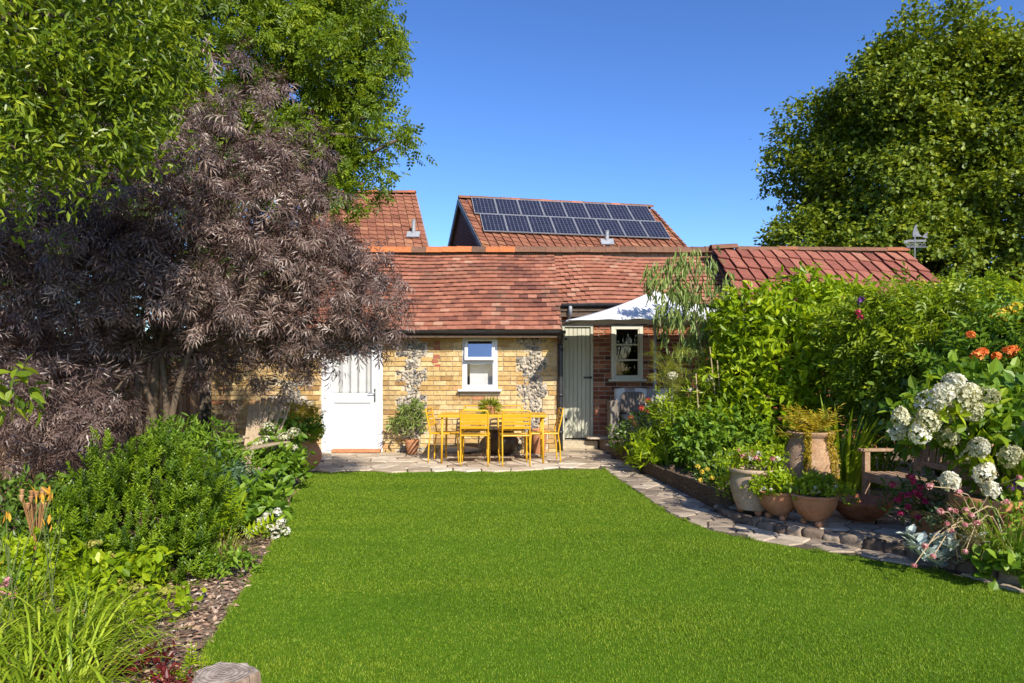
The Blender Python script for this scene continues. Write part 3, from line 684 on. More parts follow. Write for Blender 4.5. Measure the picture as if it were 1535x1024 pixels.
# verge of the longer left slope beside the door
MB().bar((XM-.01, EV_L[0]-.04, EV_L[1]-.05), (XM-.01, EV_R[0]+.1, EV_R[1]+.03), .03, .12).build('bargeboard', M_dkwood, rf)
MB().box(((XM+XR)/2, EV_R[0]+.05, EV_R[1]-.16), (XR-XM-.05, .03, .18)).build('fascia', M_dkwood, cot)
MB().box(((XL+XM)/2, EV_L[0]+.08, EV_L[1]-.045), (XM-XL-.02, .025, .13)).build('fascia', M_dkwood, cot)
for x in np.arange(1.1, 4.1, .42): MB().box((x, EV_R[0]+.19, EV_R[1]-.13), (.06, .26, .09)).build('rafter_end', M_teak, cot)
def gutter(a, b, r):
    a, b = np.array(a, float), np.array(b, float); th = np.linspace(math.pi, 2*math.pi, 9); m = MB(); V = []
    for p in (a, b):
        for k in (r, r-.006): V += [p+np.array([0, math.cos(t)*k, math.sin(t)*k]) for t in (th if k == r else th[::-1])]
    j = np.arange(18); j2 = (j+1) % 18; m.add(np.array(V), [np.stack([j, j2, j2+18, j+18], 1), j[::-1], j+18])
    for x in np.arange(a[0]+.5, b[0], .9): m.tube([(x, a[1]+math.cos(t)*(r+.004), a[2]+math.sin(t)*(r+.004)) for t in th], .006, 4)
    return m
gutter((XL, EV_L[0]-.03, EV_L[1]-.015), (XM+.06, EV_L[0]-.03, EV_L[1]-.03), .058).build('gutter', M_black, cot)
gutter((XM+.03, EV_R[0]-.04, EV_R[1]-.02), (XR, EV_R[0]-.04, EV_R[1]-.02), .055).build('gutter', M_black, cot)
mb = MB(); mb.tube(catmull([(.84, 11.72, 2.13), (.845, 11.74, 2.05), (.85, 11.93, 1.95), (.85, 11.96, 1.85), (.85, 11.96, .06)], 4), .043, 12)
for z in (1.8, 1.0, .35): mb.tube([(.85, 11.96, z), (.85, 11.96, z+.05)], .052, 12)
mb.build('downpipe', M_black, cot, smooth=True)
mb = MB(); mb.tube(catmull([(1.06, EV_R[0]-.04, EV_R[1]-.07), (1.06, EV_R[0]-.03, EV_R[1]-.16), (1.06, 12.66, EV_R[1]-.3), (1.06, 12.68, 2.36)], 4), .034, 10); mb.build('downpipe', M_lead, cot, smooth=True)
# white half glazed door
x0, x1, z0, z1 = door_h; yf = FY+.03
fr = MB(); fr.box((x0+.035, yf, (z0+z1)/2), (.07, .07, z1-z0)); fr.box((x1-.035, yf, (z0+z1)/2), (.07, .07, z1-z0)); fr.box(((x0+x1)/2, yf, z1-.035), (x1-x0-.14, .07, .07)); fr.box(((x0+x1)/2, yf, .02), (x1-x0-.14, .08, .04))
door = fr.build('door', M_wht, cot, bevel=.004); door['label'] = 'white half glazed door'
a, b = x0+.075, x1-.075; yl = FY+.008; zb, zm, zt = .045, .98, z1-.075
m = MB(); m.box((a+.06, yl, (zb+zt)/2), (.12, .06, zt-zb)); m.box((b-.06, yl, (zb+zt)/2), (.12, .06, zt-zb)); m.box(((a+b)/2, yl, zb+.075), (b-a-.24, .06, .15)); m.box(((a+b)/2, yl, zm), (b-a-.24, .06, .15)); m.box(((a+b)/2, yl, zt-.06), (b-a-.24, .06, .12))
m.build('leaf', M_wht, door, bevel=.005)
m = MB(); m.box(((a+b)/2, yl+.014, .55), (b-a-.24, .02, .72)); 
for s in (-1, 1): m.box(((a+b)/2+s*(b-a-.27)/2, yl-.004, .55), (.022, .03, .715)); m.box(((a+b)/2, yl-.004, .55+s*.347), (b-a-.29, .03, .022))
m.build('panel', M_wht, door, bevel=.004)
MB().box(((a+b)/2, yl+.012, 1.52), (b-a-.24, .012, .93)).build('pane', M_glass, door)
m = MB(); m.box((b-.06, yl-.036, 1.02), (.032, .012, .24)); m.tube(catmull([(b-.06, yl-.04, 1.06), (b-.06, yl-.08, 1.06), (b-.1, yl-.085, 1.06), (b-.17, yl-.083, 1.055)], 3), .009, 8); m.build('handle', M_steel, door, smooth=False)
for z in (.25, 1.02, 1.85): MB().tube([(a-.004, yl-.034, z-.045), (a-.004, yl-.034, z+.045)], .011, 8).build('hinge', M_wht, door)
nx = 70; cx_ = np.linspace(a+.1, b-.1, nx); V = []
for z in np.linspace(.95, 2.05, 8):
    V.append(np.c_[cx_, FY+.085+.028*np.sin(cx_*38+.6*np.sin(cx_*9))*(1.05-.1*z)+.006*np.sin(cx_*91), np.full(nx, z)])
V = np.concatenate(V); i = np.arange(7)[:, None]*nx; j = np.arange(nx-1)[None]
m = MB(); m.add(V, [np.stack([i+j, i+j+1, i+nx+j+1, i+nx+j], -1).reshape(-1, 4)]); cu = m.build('curtain', M_curtain, loc=((a+b)/2, FY+.115, 1.5), smooth=True); tag(cu, 'pale grey pleated curtain behind the glass of the white door', 'curtain')
s_ = cu.modifiers.new('thick', 'SOLIDIFY'); s_.thickness = .004
MB().box((-2.72, 11.93, .055), (.84, .17, .055)).build('door_sill', M_terra, loc=(-2.72, 11.93, .03), bevel=.008)
tag(bpy.data.objects['door_sill'], 'terracotta tile step in front of the white half glazed door', 'step')
# white casement window
x0, x1, z0, z1 = win_h; m = MB(); yf = FY+.02; f = .06; zt = 1.63
m.box((x0+f/2, yf, (z0+z1)/2), (f, .08, z1-z0)); m.box((x1-f/2, yf, (z0+z1)/2), (f, .08, z1-z0))
for z in (z0+f/2, z1-f/2, zt): m.box(((x0+x1)/2, yf, z), (x1-x0-2*f, .08, f))
wn = m.build('window', M_wht, cot, bevel=.004); wn['label'] = 'small white two light window'
xm = (x0+x1)/2; wi = x1-x0-2*f
R = Matrix.Rotation(-math.radians(9), 3, 'X'); piv = np.array([xm, FY-.035, z1-f])
def rotp(p): return np.array(R @ Vector(np.asarray(p)-piv))+piv
hh = z1-f-(zt+f/2)+.03; m = MB(); zc = z1-f-hh/2+.015; g = .055
for (cx_, cz_, sx_, sz_) in ((xm-wi/2+g/2-.015, zc, g, hh+.03), (xm+wi/2-g/2+.015, zc, g, hh+.03), (xm, zc+hh/2-g/2+.015, wi-2*g+.03, g), (xm, zc-hh/2+g/2-.015, wi-2*g+.03, g)): m.box(rotp((cx_, FY-.04, cz_)), (sx_, .05, sz_), R)
sash = m.build('sash', M_wht, wn, bevel=.004)
m = MB(); m.box(rotp((xm, FY-.035, zc)), (wi-2*g+.03, .008, hh-2*g+.03), R); m.build('pane', M_glass_hi, wn)
m = MB(); m.box((xm, yf+.0, (z0+f+zt-f/2)/2), (wi, .01, zt-f/2-z0-f)); m.build('pane', M_glass, wn)
m = MB()
for s in (-1, 1): m.box((xm+s*(wi/2-.0125), yf-.035, (z0+zt+f/2)/2), (.025, .03, zt-z0-1.5*f)); m.box((xm, yf-.035, (z0+f if s < 0 else zt-f/2)+(-s)*.0125), (wi-.05, .03, .025))
m.build('bead', M_wht, wn, bevel=.003)
m = MB(); m.box((xm, FY-.05, z0-.012), (x1-x0+.14, .17, .035)); m.build('sill', M_wht, wn, bevel=.006)
m = MB(); m.box((xm, FY-.02, z0-.065), (x1-x0+.1, .06, .07)); m.build('sub_sill', M_stonesill, wn, bevel=.006)
m = MB(); m.box((xm+.02, FY+.2, 1.4), (.42, .02, .55)); bl_ = m.build('window_blind', M_curtain, loc=(xm, FY+.2, 1.4)); tag(bl_, 'pale blind inside the lower pane of the small white window', 'blind')
# sage plank door
x0, x1, z0, z1 = gdoor_h; m = MB(); yy = RY-.005
for cx_ in (x0+.025, x1-.025): m.box((cx_, yy, (z0+z1)/2), (.05, .09, z1-z0))
m.box(((x0+x1)/2, yy, z1-.03), (x1-x0-.1, .09, .06)); gd = m.build('door', M_sage, cot, bevel=.005); gd['label'] = 'sage green plank door'
m = MB(); nb = 6; bw = (x1-x0-.11)/nb
for k in range(nb): m.box((x0+.055+bw*(k+.5), RY+.005, (z0+z1)/2-.02), (bw-.007, .035, z1-z0-.1), tint=rng.random())
m.box(((x0+x1)/2, RY+.015, (z0+z1)/2-.02), (x1-x0-.112, .015, z1-z0-.11)); m.build('leaf', M_sage, gd, bevel=.004)
m = MB(); m.box((x1-.1, RY-.03, 1.33), (.15, .018, .03)); m.box((x1-.04, RY-.05, 1.33), (.04, .03, .045)); m.tube([(x1-.11, RY-.05, 1.33), (x1-.07, RY-.05, 1.33)], .012, 8); m.build('bolt', M_iron, gd)
for z in (2.05, .55):
    m = MB(); m.box((x0+.06, RY-.022, z), (.08, .012, .035)); m.tube([(x0+.045, RY-.03, z-.03), (x0+.045, RY-.03, z+.03)], .012, 8); m.build('hinge', M_iron, gd)
# three pane cream window in the red wall
x0, x1, z0, z1 = rwin_h; m = MB(); yy = RY-.005; f = .07
for cx_ in (x0+f/2, x1-f/2): m.box((cx_, yy, (z0+z1)/2), (f, .08, z1-z0))
for z in (z0+f/2, z1-f/2): m.box(((x0+x1)/2, yy, z), (x1-x0-2*f, .08, f))
rw_ = m.build('window', M_cream, cot, bevel=.004); rw_['label'] = 'cream three pane window'
m = MB()
for k in (1, 2): m.box(((x0+x1)/2, yy-.008, z0+f+(z1-z0-2*f)*k/3), (x1-x0-2*f-.004, .045, .028))
for s in (-1, 1): m.box(((x0+x1)/2+s*((x1-x0)/2-f-.012), yy-.01, (z0+z1)/2), (.022, .04, z1-z0-2*f-.002))
m.build('glazing_bar', M_cream, rw_, bevel=.003)
for k in range(3):
    hz = (z1-z0-2*f)/3; MB().box(((x0+x1)/2, yy+.012, z0+f+hz*(k+.5)), (x1-x0-2*f-.04, .008, hz-.03)).build('pane', M_glass_dark, rw_)
MB().box(((x0+x1)/2, RY-.05, z0-.02), (x1-x0+.12, .14, .045)).build('sill', M_cream, rw_, bevel=.006)

# ================================================================== outbuilding on the right
ob = thing('garden_outbuilding', 'outbuilding with large red pantile roof behind the bright green shrubs', 'outbuilding', (5.9, 13.4, 0))
rl, rr_ = P(1066, 377, 13.6), P(1358, 381, 13.6); ez = 2.55; ey = 13.6-(rl[2]-ez)/.69; wid = rr_[0]-rl[0]
mb = MB(); wall_box(mb, rl[0]+.2, rr_[0]-.2, -.05, ez+.02, ey+.3, ey+.5, []); mb.box((rl[0]+.3, 13.9, 1.25), (.2, 3.3, 2.5)); mb.box((rr_[0]-.3, 13.9, 1.25), (.2, 3.3, 2.5)); mb.box(((rl[0]+rr_[0])/2, 15.6, 1.25), (wid-.4, .2, 2.5)); mb.build('wall', M_mortar2, ob)
mb = MB(); brickwork(mb, rl[0]+.2, rr_[0]-.2, 0, ez, ey+.3, [], ch=.082, m=.014); mb.build('brickwork', M_redbrick, ob)
mb = MB()
for s in (-1, 1):
    e_ = 13.6+s*(rl[2]-ez)/.69
    a = np.array([[rl[0], e_, ez], [rr_[0], e_, ez], [rr_[0], 13.6, rl[2]], [rl[0], 13.6, rl[2]]])-np.array([0, 0, .03]); b = a-np.array([0, 0, .06])
    mb.add(np.concatenate([a, b]), [np.array([[0, 1, 2, 3], [7, 6, 5, 4], [0, 4, 5, 1], [1, 5, 6, 2], [2, 6, 7, 3], [3, 7, 4, 0]])])
for x in (rl[0]+.12, rr_[0]-.12):
    q = 13.6-ey; mb.add([(x, 13.6-q, ez-.05), (x, 13.6+q, ez-.05), (x, 13.6, rl[2]-.05), (x+.02, 13.6-q, ez-.05), (x+.02, 13.6+q, ez-.05), (x+.02, 13.6, rl[2]-.05)], [np.array([[0, 2, 1], [3, 4, 5]])])
orf = mb.build('roof', M_dkwood, ob)
mb = MB(); L_ = (13.6-ey)*math.hypot(1, .69)
tiles(mb, (rl[0], ey-.03, ez-.02), (1, 0, 0), (0, 1, .69), wid, L_, .228, L_/5.0, .022, .035, cross=.032, sag=lambda u, v: .02*math.sin(u*1.7)+.02*math.sin(u*.9+v), jit=.012, gap=.012)
mb.build('pantiles', M_tile2, orf)
mb = MB(); ridge_row(mb, (rl[0]-.02, 13.6, rl[2]+.03), (rl[0]+.5, 13.6, rl[2]+.06), .15, .5, lambda t: .55); ridge_row(mb, (rl[0]+.5, 13.6, rl[2]+.02), (rr_[0]+.02, 13.6, rl[2]+.0), .13, .42, lambda t: U(.3, .7)); mb.build('ridge_tiles', M_ridge, orf)
MB().box(((rl[0]+rr_[0])/2, 13.6, rl[2]-.07), (wid-.04, .12, .2)).build('ridge_mortar', M_kerb, orf)
# weathervane: fin shaped sail and bird tail over a scrolled bar
wp = P(1371, 400, 13.5); wv = thing('weathervane', 'grey metal weathervane with fin shaped sail above the outbuilding roof', 'weathervane', (wp[0], 13.5, 2.6))
sc = 13.5/F
def wpt(px, py): return np.array([wp[0]+(px-1371)*sc, 13.5, H+(HY-py)*sc])
M_zinc = surf('dull_zinc', [(.3, (.10, .105, .115)), (.7, (.17, .175, .19))], scale=9, rough=.6)
MB().tube([(wp[0], 13.5, 2.6), wpt(1371, 352)], .016, 8).build('pole', M_zinc, wv)
def plate(pts, th=.02):
    p = np.array([wpt(*q) for q in pts]); n = len(p); a, b = p.copy(), p.copy(); a[:, 1] -= th/2; b[:, 1] += th/2; j = np.arange(n); j2 = (j+1) % n
    return MB().add(np.concatenate([a, b]), [j[::-1], j+n, np.stack([j, j2, j2+n, j+n], 1)])
plate([(1368, 355), (1368, 348), (1370, 341), (1373, 336), (1375, 345), (1378, 351), (1382, 355)]).build('sail', M_zinc, wv)
plate([(1382, 355), (1386, 351), (1391, 347), (1389, 353), (1391, 357), (1385, 357)]).build('tail', M_zinc, wv)
m = plate([(1355, 361), (1362, 359.5), (1388, 359.5), (1388, 362.5), (1362, 363), (1355, 365.5)])
m.build('pointer', M_zinc, wv)
m = MB()
for q in range(5): m.tube([wpt(1361+q*6+2.2*math.cos(t), 367+2.2*math.sin(t)) for t in np.linspace(0, 6.28, 11)[:-1]], .008, 5, closed=True)
m.bar(wpt(1358, 370.5), wpt(1390, 370.5), .02, .015); m.build('scroll', M_zinc, wv)

# ================================================================== houses behind
def gable_house(name, label, rl, ru, L, dn_f, dn_b, drop, tone_mat, tw=.34, gauge=.33, ends=(True, True)):
    """rl: left end of the ridge; ru: direction along the ridge; dn_f / dn_b: horizontal run down the front / back slope"""
    root = thing(name, label, 'house', (rl[0]+ru[0]*L/2, rl[1]+ru[1]*L/2, 0)); rl = np.asarray(rl, float); ru = nrm(ru); rr = rl+ru*L
    dn_f = np.asarray(dn_f, float); dn_b = np.asarray(dn_b, float); dz = np.array([0, 0, -drop])
    c = [rl, rr, rr+dn_f+dz, rl+dn_f+dz, rr+dn_b+dz, rl+dn_b+dz]; t = np.array([0, 0, -.12])
    m = MB(); m.add(np.array([c[3], c[2], c[1], c[0], c[3]+t, c[2]+t, c[1]+t, c[0]+t])+t*.3, [np.array([[0, 1, 2, 3], [7, 6, 5, 4], [0, 4, 5, 1], [1, 5, 6, 2], [3, 7, 4, 0]])])
    m.add(np.array([c[4], c[5], c[0], c[1], c[4]+t, c[5]+t, c[0]+t, c[1]+t])+t*.3, [np.array([[0, 1, 2, 3], [7, 6, 5, 4], [0, 4, 5, 1], [1, 5, 6, 2], [3, 7, 4, 0]])])
    rf = m.build('roof', M_dkwood, root)
    m = MB(); sl_ = np.linalg.norm(dn_f+dz); v = -(dn_f+dz)
    tiles(m, c[3], ru, v, L, sl_, tw, gauge, .03, .04, cross=.05, jit=.01, gap=.01); m.build('roof_tiles', tone_mat, rf)
    m = MB(); ridge_row(m, rl+np.array([0, 0, .04]), rr+np.array([0, 0, .04]), .2, .45, lambda t: U(.3, .9)); m.build('ridge_tiles', M_ridge, rf)
    ins = .14
    for e0, sgn in ((0, 1), (1, -1)):
        A = c[0 if e0 == 0 else 1]; Bf = c[3 if e0 == 0 else 2]; Bb = c[5 if e0 == 0 else 4]; o = ru*ins*sgn
        pts = [A+o+t*1.3, Bf+o+t*1.3-(dn_f*.08), Bb+o+t*1.3-(dn_b*.08)]; q = [p-ru*0.12*-sgn for p in pts]
        MB().add(np.array(pts+q), [np.array([[0, 1, 2], [5, 4, 3]])]).build('gable', M_hung, rf)
    for A, Bs in ((c[0], (c[3], c[5])), (c[1], (c[2], c[4]))):
        for Bq in Bs: MB().bar(A+t*.55, Bq+t*.55, .05, .2).build('bargeboard', M_barge, rf)
    lo = c[2][2]-.05; q = np.array([c[3]-dn_f*.1, c[2]-dn_f*.1, c[4]-dn_b*.1, c[5]-dn_b*.1])[:, :2]; ctr = q.mean(0); q = ctr+(q-ctr)*.97
    m = MB(); m.prism(q, -.06, lo); m.build('wall', M_redbrick, root); return root, c, rf
m_, nt_, bs_, out_ = new_mat('hung_tiles'); co_ = coords(nt_, 'World'); mp_ = nt_.nodes.new('ShaderNodeMapping'); mp_.inputs['Rotation'].default_value = (math.radians(90), 0, 0)
cx__ = nt_.nodes.new('ShaderNodeSeparateXYZ'); cy__ = nt_.nodes.new('ShaderNodeCombineXYZ'); nt_.links.new(co_, cx__.inputs[0]); nt_.links.new(cx__.outputs[1], cy__.inputs[0]); nt_.links.new(cx__.outputs[2], cy__.inputs[1])
bt = nt_.nodes.new('ShaderNodeTexBrick'); bt.inputs['Scale'].default_value = 1; bt.inputs['Brick Width'].default_value = .2; bt.inputs['Row Height'].default_value = .14; bt.inputs['Mortar Size'].default_value = .018
bt.inputs['Color1'].default_value = (.15, .075, .06, 1); bt.inputs['Color2'].default_value = (.22, .11, .085, 1); bt.inputs['Mortar'].default_value = (.05, .03, .03, 1)
nt_.links.new(cy__.outputs[0], bt.inputs['Vector']); nt_.links.new(bt.outputs[0], bs_.inputs['Base Color']); bs_.inputs['Roughness'].default_value = .9; bump(nt_, bs_, bt.outputs[1], -.6, .03); M_hung = m_
M_barge = surf('grey_bargeboard', [(.3, (.16, .17, .19)), (.7, (.24, .25, .28))], scale=3, rough=.6)
# house with solar panels
th = math.radians(11); ru = np.array([math.cos(th), math.sin(th), 0]); A = P(687, 299, 29.0); m40 = .88
dn = np.array([1.45, -3.6, 0]); dn_b = np.array([-1.15, 3.4, 0])
hs_, hc, hrf = gable_house('house_with_solar_panels', 'red tiled house behind the cottage carrying two rows of solar panels', A, ru, 8.75, dn, dn_b, 3.3, M_tile3, .33, .31)
def panelmat():
    m, nt, bs, out = new_mat('solar_cells'); co = coords(nt, 'Object'); sx = nt.nodes.new('ShaderNodeSeparateXYZ'); nt.links.new(co, sx.inputs[0])
    fs = []
    for i, per in ((0, 6.2), (1, 6.15)):
        a = nt.nodes.new('ShaderNodeMath'); a.operation = 'MULTIPLY'; a.inputs[1].default_value = per; nt.links.new(sx.outputs[i], a.inputs[0])
        b = nt.nodes.new('ShaderNodeMath'); b.operation = 'FRACT'; nt.links.new(a.outputs[0], b.inputs[0])
        c = nt.nodes.new('ShaderNodeMath'); c.operation = 'LESS_THAN'; c.inputs[1].default_value = .10 if i == 0 else .05; nt.links.new(b.outputs[0], c.inputs[0]); fs.append(c.outputs[0])
    mx = nt.nodes.new('ShaderNodeMath'); mx.operation = 'MAXIMUM'; nt.links.new(fs[0], mx.inputs[0]); nt.links.new(fs[1], mx.inputs[1])
    base = ramp(nt, noise(nt, co, 3), [(.3, (.010, .011, .022)), (.7, (.02, .021, .036))])
    nt.links.new(mixc(nt, base, (.12, .13, .16), mx.outputs[0]), bs.inputs['Base Color']); bs.inputs['Roughness'].default_value = .22; bs.inputs['Specular IOR Level'].default_value = .45; return m
M_cells = panelmat(); M_alu = surf('aluminium_frame', [(.3, (.30, .31, .33)), (.7, (.38, .39, .41))], scale=5, rough=.5, metal=.4)
slope_v = dn+np.array([0, 0, -3.3]); sL = np.linalg.norm(slope_v); sv = slope_v/sL; nz_ = nrm(np.cross(sv, ru))
if nz_[2] < 0: nz_ = -nz_
Rm = Matrix(np.stack([ru, nrm(np.cross(nz_, ru)), nz_], 1).tolist()).to_4x4()
pw, ph = .985, 1.42
for r in range(2):
    for c in range(8):
        ctr = A+ru*(.40+pw*(c+.5))+sv*(.12+ph*(r+.5)+.01*r)+nz_*.17
        # rows follow the skewed verge, so panels step along it
        fr_ = MB(); t_ = .022
        for s in (-1, 1): fr_.box((s*(pw/2-.02), 0, 0), (t_, ph-.012, .045)); fr_.box((0, s*(ph/2-.023), 0), (pw-.012-2*t_, t_, .045))
        pn = fr_.build('solar_panel', M_alu, hs_, local=True)
        pn.matrix_local = Matrix.Translation(Vector(ctr-np.array(hs_.location)))@Rm
        MB().box((0, 0, .005), (pw-.05, ph-.05, .02)).build('cells', M_cells, pn, local=True)
def flue(root, p, h, r=.07):
    m = MB(); m.tube([p+np.array([0, 0, -.3]), p+np.array([0, 0, h])], r, 12); m.tube([p+np.array([0, 0, h]), p+np.array([0, 0, h+.04])], r*1.2, 12); m.box(p+np.array([0, -.08, .0]), (.5, .4, .04), Matrix.Rotation(.72, 3, 'X')); m.build('flue', M_lead, root)
flue(hs_, P(910, 363, 26.6), .40)
# house on the left behind the tree
A2 = P(452, 291, 29.0); L2 = P(623, 291, 29.0)[0]-A2[0]
h2, hc2, hrf2 = gable_house('tiled_house', 'brown tiled house roof with a grey flue beyond the left of the cottage', A2, (1, 0.02, 0), L2, (1.0, -3.3, 0), (.2, 3.4, 0), 3.1, M_tile3, .33, .31)
flue(h2, P(620, 352, 26.6), .55)
# ================================================================== yellow table and chairs
PZ = .024
tb_ = thing('garden_table', 'yellow slatted metal garden table laid with a planter, six chairs around it', 'table', (-.30, 10.82, PZ))
m = MB(); nsl = 13; TL, TW, TH = 1.68, .80, .735
for k in range(nsl): m.box((-TL/2+TL/nsl*(k+.5), 0, TH), (TL/nsl-.008, TW-.06, .014), tint=rng.random())
m.build('tabletop', M_yel, tb_, local=True, bevel=.003)
m = MB()
for s in (-1, 1): m.box((0, s*(TW/2-.015), TH-.012), (TL, .03, .04)); m.box((s*(TL/2-.015), 0, TH-.012), (.03, TW-.06, .04))
m.build('apron', M_yel, tb_, local=True, bevel=.006)
for sx in (-1, 1):
    for sy in (-1, 1): MB().tube([(sx*(TL/2-.07), sy*(TW/2-.05), TH-.02), (sx*(TL/2-.06), sy*(TW/2-.045), 0)], .0165, 12).build('leg', M_yel, tb_, local=True, smooth=True)
def make_chair():
    r = thing('garden_chair', 'yellow metal garden chair', 'chair', (0, 0, 0), 0, 'yellow chairs around the garden table'); t = .0115
    # sitter faces +y; back at -y
    m = MB(); p = [(-.205, -.235, 0), (-.205, -.225, .25), (-.205, -.20, .45), (-.205, -.235, .62), (-.205, -.265, .76), (-.20, -.272, .80), (-.17, -.278, .825), (0, -.28, .828)]
    p = p+[(-x, y, z) for x, y, z in p[-2::-1]]; m.tube(catmull(p, 4), t, 8); m.build('back_frame', M_yel, r, local=True, smooth=True)
    for sx in (-1, 1): MB().tube(catmull([(sx*.205, .20, .445), (sx*.208, .225, .42), (sx*.212, .245, 0)], 4), t, 8).build('leg', M_yel, r, local=True, smooth=True)
    m = MB()
    for sx in (-1, 1): m.tube([(sx*.205, -.2, .45), (sx*.205, .20, .447)], t, 8)
    m.tube([(-.205, .20, .445), (.205, .20, .445)], t, 8); m.tube([(-.2, -.195, .45), (.2, -.195, .45)], t*.8, 8); m.build('seat_frame', M_yel, r, local=True)
    m = MB()
    for k in range(6): m.box((0, -.16+.066*k, .457-.004*math.sin(k*.6)), (.405, .058, .009))
    m.build('seat', M_yel, r, local=True, bevel=.003)
    m = MB()
    for k in range(4):
        z = .575+.060*k; y = -.228-.045*(z-.58)/.2; m.box((0, y, z), (.40, .008, .040), Matrix.Rotation(.2, 3, 'X'))
    m.build('backrest', M_yel, r, local=True, bevel=.003)
    return r
ch = make_chair()
CH = [((-.56, 10.36), .0, 'yellow chair with its back to the lawn, nearer the white door'), ((.04, 10.33), .10, 'yellow chair with its back to the lawn, nearer the black downpipe'),
      ((-.62, 11.42), math.pi, 'yellow chair behind the table facing the lawn, left of the planter'), ((-.02, 11.42), math.pi+.05, 'yellow chair behind the table facing the lawn, right of the planter'),
      ((-1.04, 10.74), -math.pi/2-.12, 'yellow chair at the table end beside the small potted plant'), ((.50, 10.74), math.pi/2+.08, 'yellow chair at the table end beside the black downpipe')]
for i, ((x, y), rz, lab) in enumerate(CH):
    if i == 0: ch.location = (x, y, PZ); ch.rotation_euler = (0, 0, rz); ch['label'] = lab
    else: dup(ch, (x, y, PZ), rz, lab)

# ================================================================== pots
def pot(mb, prof, wall=.02, n=30):
    p = list(prof); r, z = p[-1]; p += [(r-wall, z), (r-wall-.005, z-.05), (r-wall-.01, z-.06), (.001, z-.06)]; mb.lathe(p, n=n); return mb
def potted(name, label, cat, loc, prof, m, rz=0, group=None, feet=0, fr=.1, soil=True, rough=0.0):
    root = thing(name, label, cat, loc, rz, group); z0 = .045 if feet else 0
    prof = [(r, z+z0) for r, z in prof]; mb = MB(); pot(mb, prof); o = mb.build('pot', m, root, local=True, smooth=True)
    s_ = o.modifiers.new('e', 'EDGE_SPLIT'); s_.split_angle = math.radians(42)
    for k in range(feet):
        a = .5+2*math.pi*k/feet; q = MB(); stone(q, (fr*math.cos(a), fr*math.sin(a), .022), (.035, .03, .03), 2, .08, .5); q.build('pot_foot', M_terra, root, local=True, smooth=True)
    if soil:
        r, z = prof[-1]; q = MB(); q.lathe([(.001, z-.045), (r-.024, z-.04)][::-1], n=20); q.build('soil', M_soil, root, local=True)
    return root
def prof_small(h, r): return [(.001, 0), (r*.66, 0), (r*.68, .01), (r*.92, h*.78), (r*.93, h*.8), (r, h*.81), (r*1.02, h)]
P_bell = [(.001, 0), (.15, 0), (.155, .01), (.19, .10), (.215, .2), (.222, .27), (.212, .32), (.215, .335), (.238, .35), (.245, .37), (.24, .385)]
P_bowl = [(.001, 0), (.08, 0), (.085, .008), (.135, .05), (.165, .10), (.178, .15), (.18, .185), (.19, .19), (.192, .205), (.186, .212)]
P_urn = [(.001, 0), (.16, 0), (.165, .01), (.24, .12), (.275, .28), (.27, .4), (.235, .52), (.205, .6), (.2, .64), (.225, .665), (.232, .69), (.22, .70)]
P_wide = [(.001, 0), (.19, 0), (.195, .01), (.24, .2), (.262, .32), (.265, .34), (.285, .345), (.29, .40), (.28, .415)]

# parasol ------------------------------------------------------------
pz = thing('parasol', 'white canvas parasol spread over the seating corner', 'parasol', (2.45, 11.75, .25))
cn = np.array([(.85, 10.72, 2.24), (4.0, 10.72, 2.23), (4.0, 12.55, 2.27), (.85, 12.5, 2.29)]); pk = np.array([2.45, 11.7, 2.83])
V = []; Fs = []; m = MB(); nu, nv = 24, 14
for k in range(4):
    a, b = cn[k], cn[(k+1) % 4]; V = []
    for i in range(nv+1):
        t = i/nv
        for j in range(nu+1):
            s = j/nu; e = a+(b-a)*s; e = e+np.array([0, 0, -.05+.0*s])*math.sin(math.pi*s)*.0
            ctr_pull = (np.array([2.45, 11.7, 2.24])-e); ctr_pull[2] = 0
            e = e+ctr_pull*.045*math.sin(math.pi*s)+np.array([0, 0, .03])*math.sin(math.pi*s)
            p = pk+(e-pk)*t; p[2] -= .085*math.sin(math.pi*t)*(.55+.45*math.sin(math.pi*s)) ; p[2] += .012*math.sin(s*40)*t*t*math.sin(math.pi*s)
            V.append(p)
    i = np.arange(nv)[:, None]*(nu+1); j = np.arange(nu)[None]; m.add(np.array(V), [np.stack([i+j, i+nu+1+j, i+nu+2+j, i+j+1], -1).reshape(-1, 4)])
can = m.build('canopy', M_canvas, pz, smooth=True); s_ = can.modifiers.new('thick', 'SOLIDIFY'); s_.thickness = .006
m = MB()
for k in range(4): m.tube([pk-np.array([0, 0, .05]), (pk+cn[k])/2-np.array([0, 0, .12]), cn[k]-np.array([0, 0, .015])], .012, 6)
m.build('rib', M_lead, pz)
MB().tube([(2.45, 11.7, .25), (2.45, 11.7, 2.86)], .024, 12).build('pole', M_lead, pz); MB().lathe([(.001, 0), (.24, 0), (.24, .06), (.06, .09), (.05, .2), (.03, .22), (.001, .22)], (2.45, 11.7, .25)).build('base', M_iron, pz)

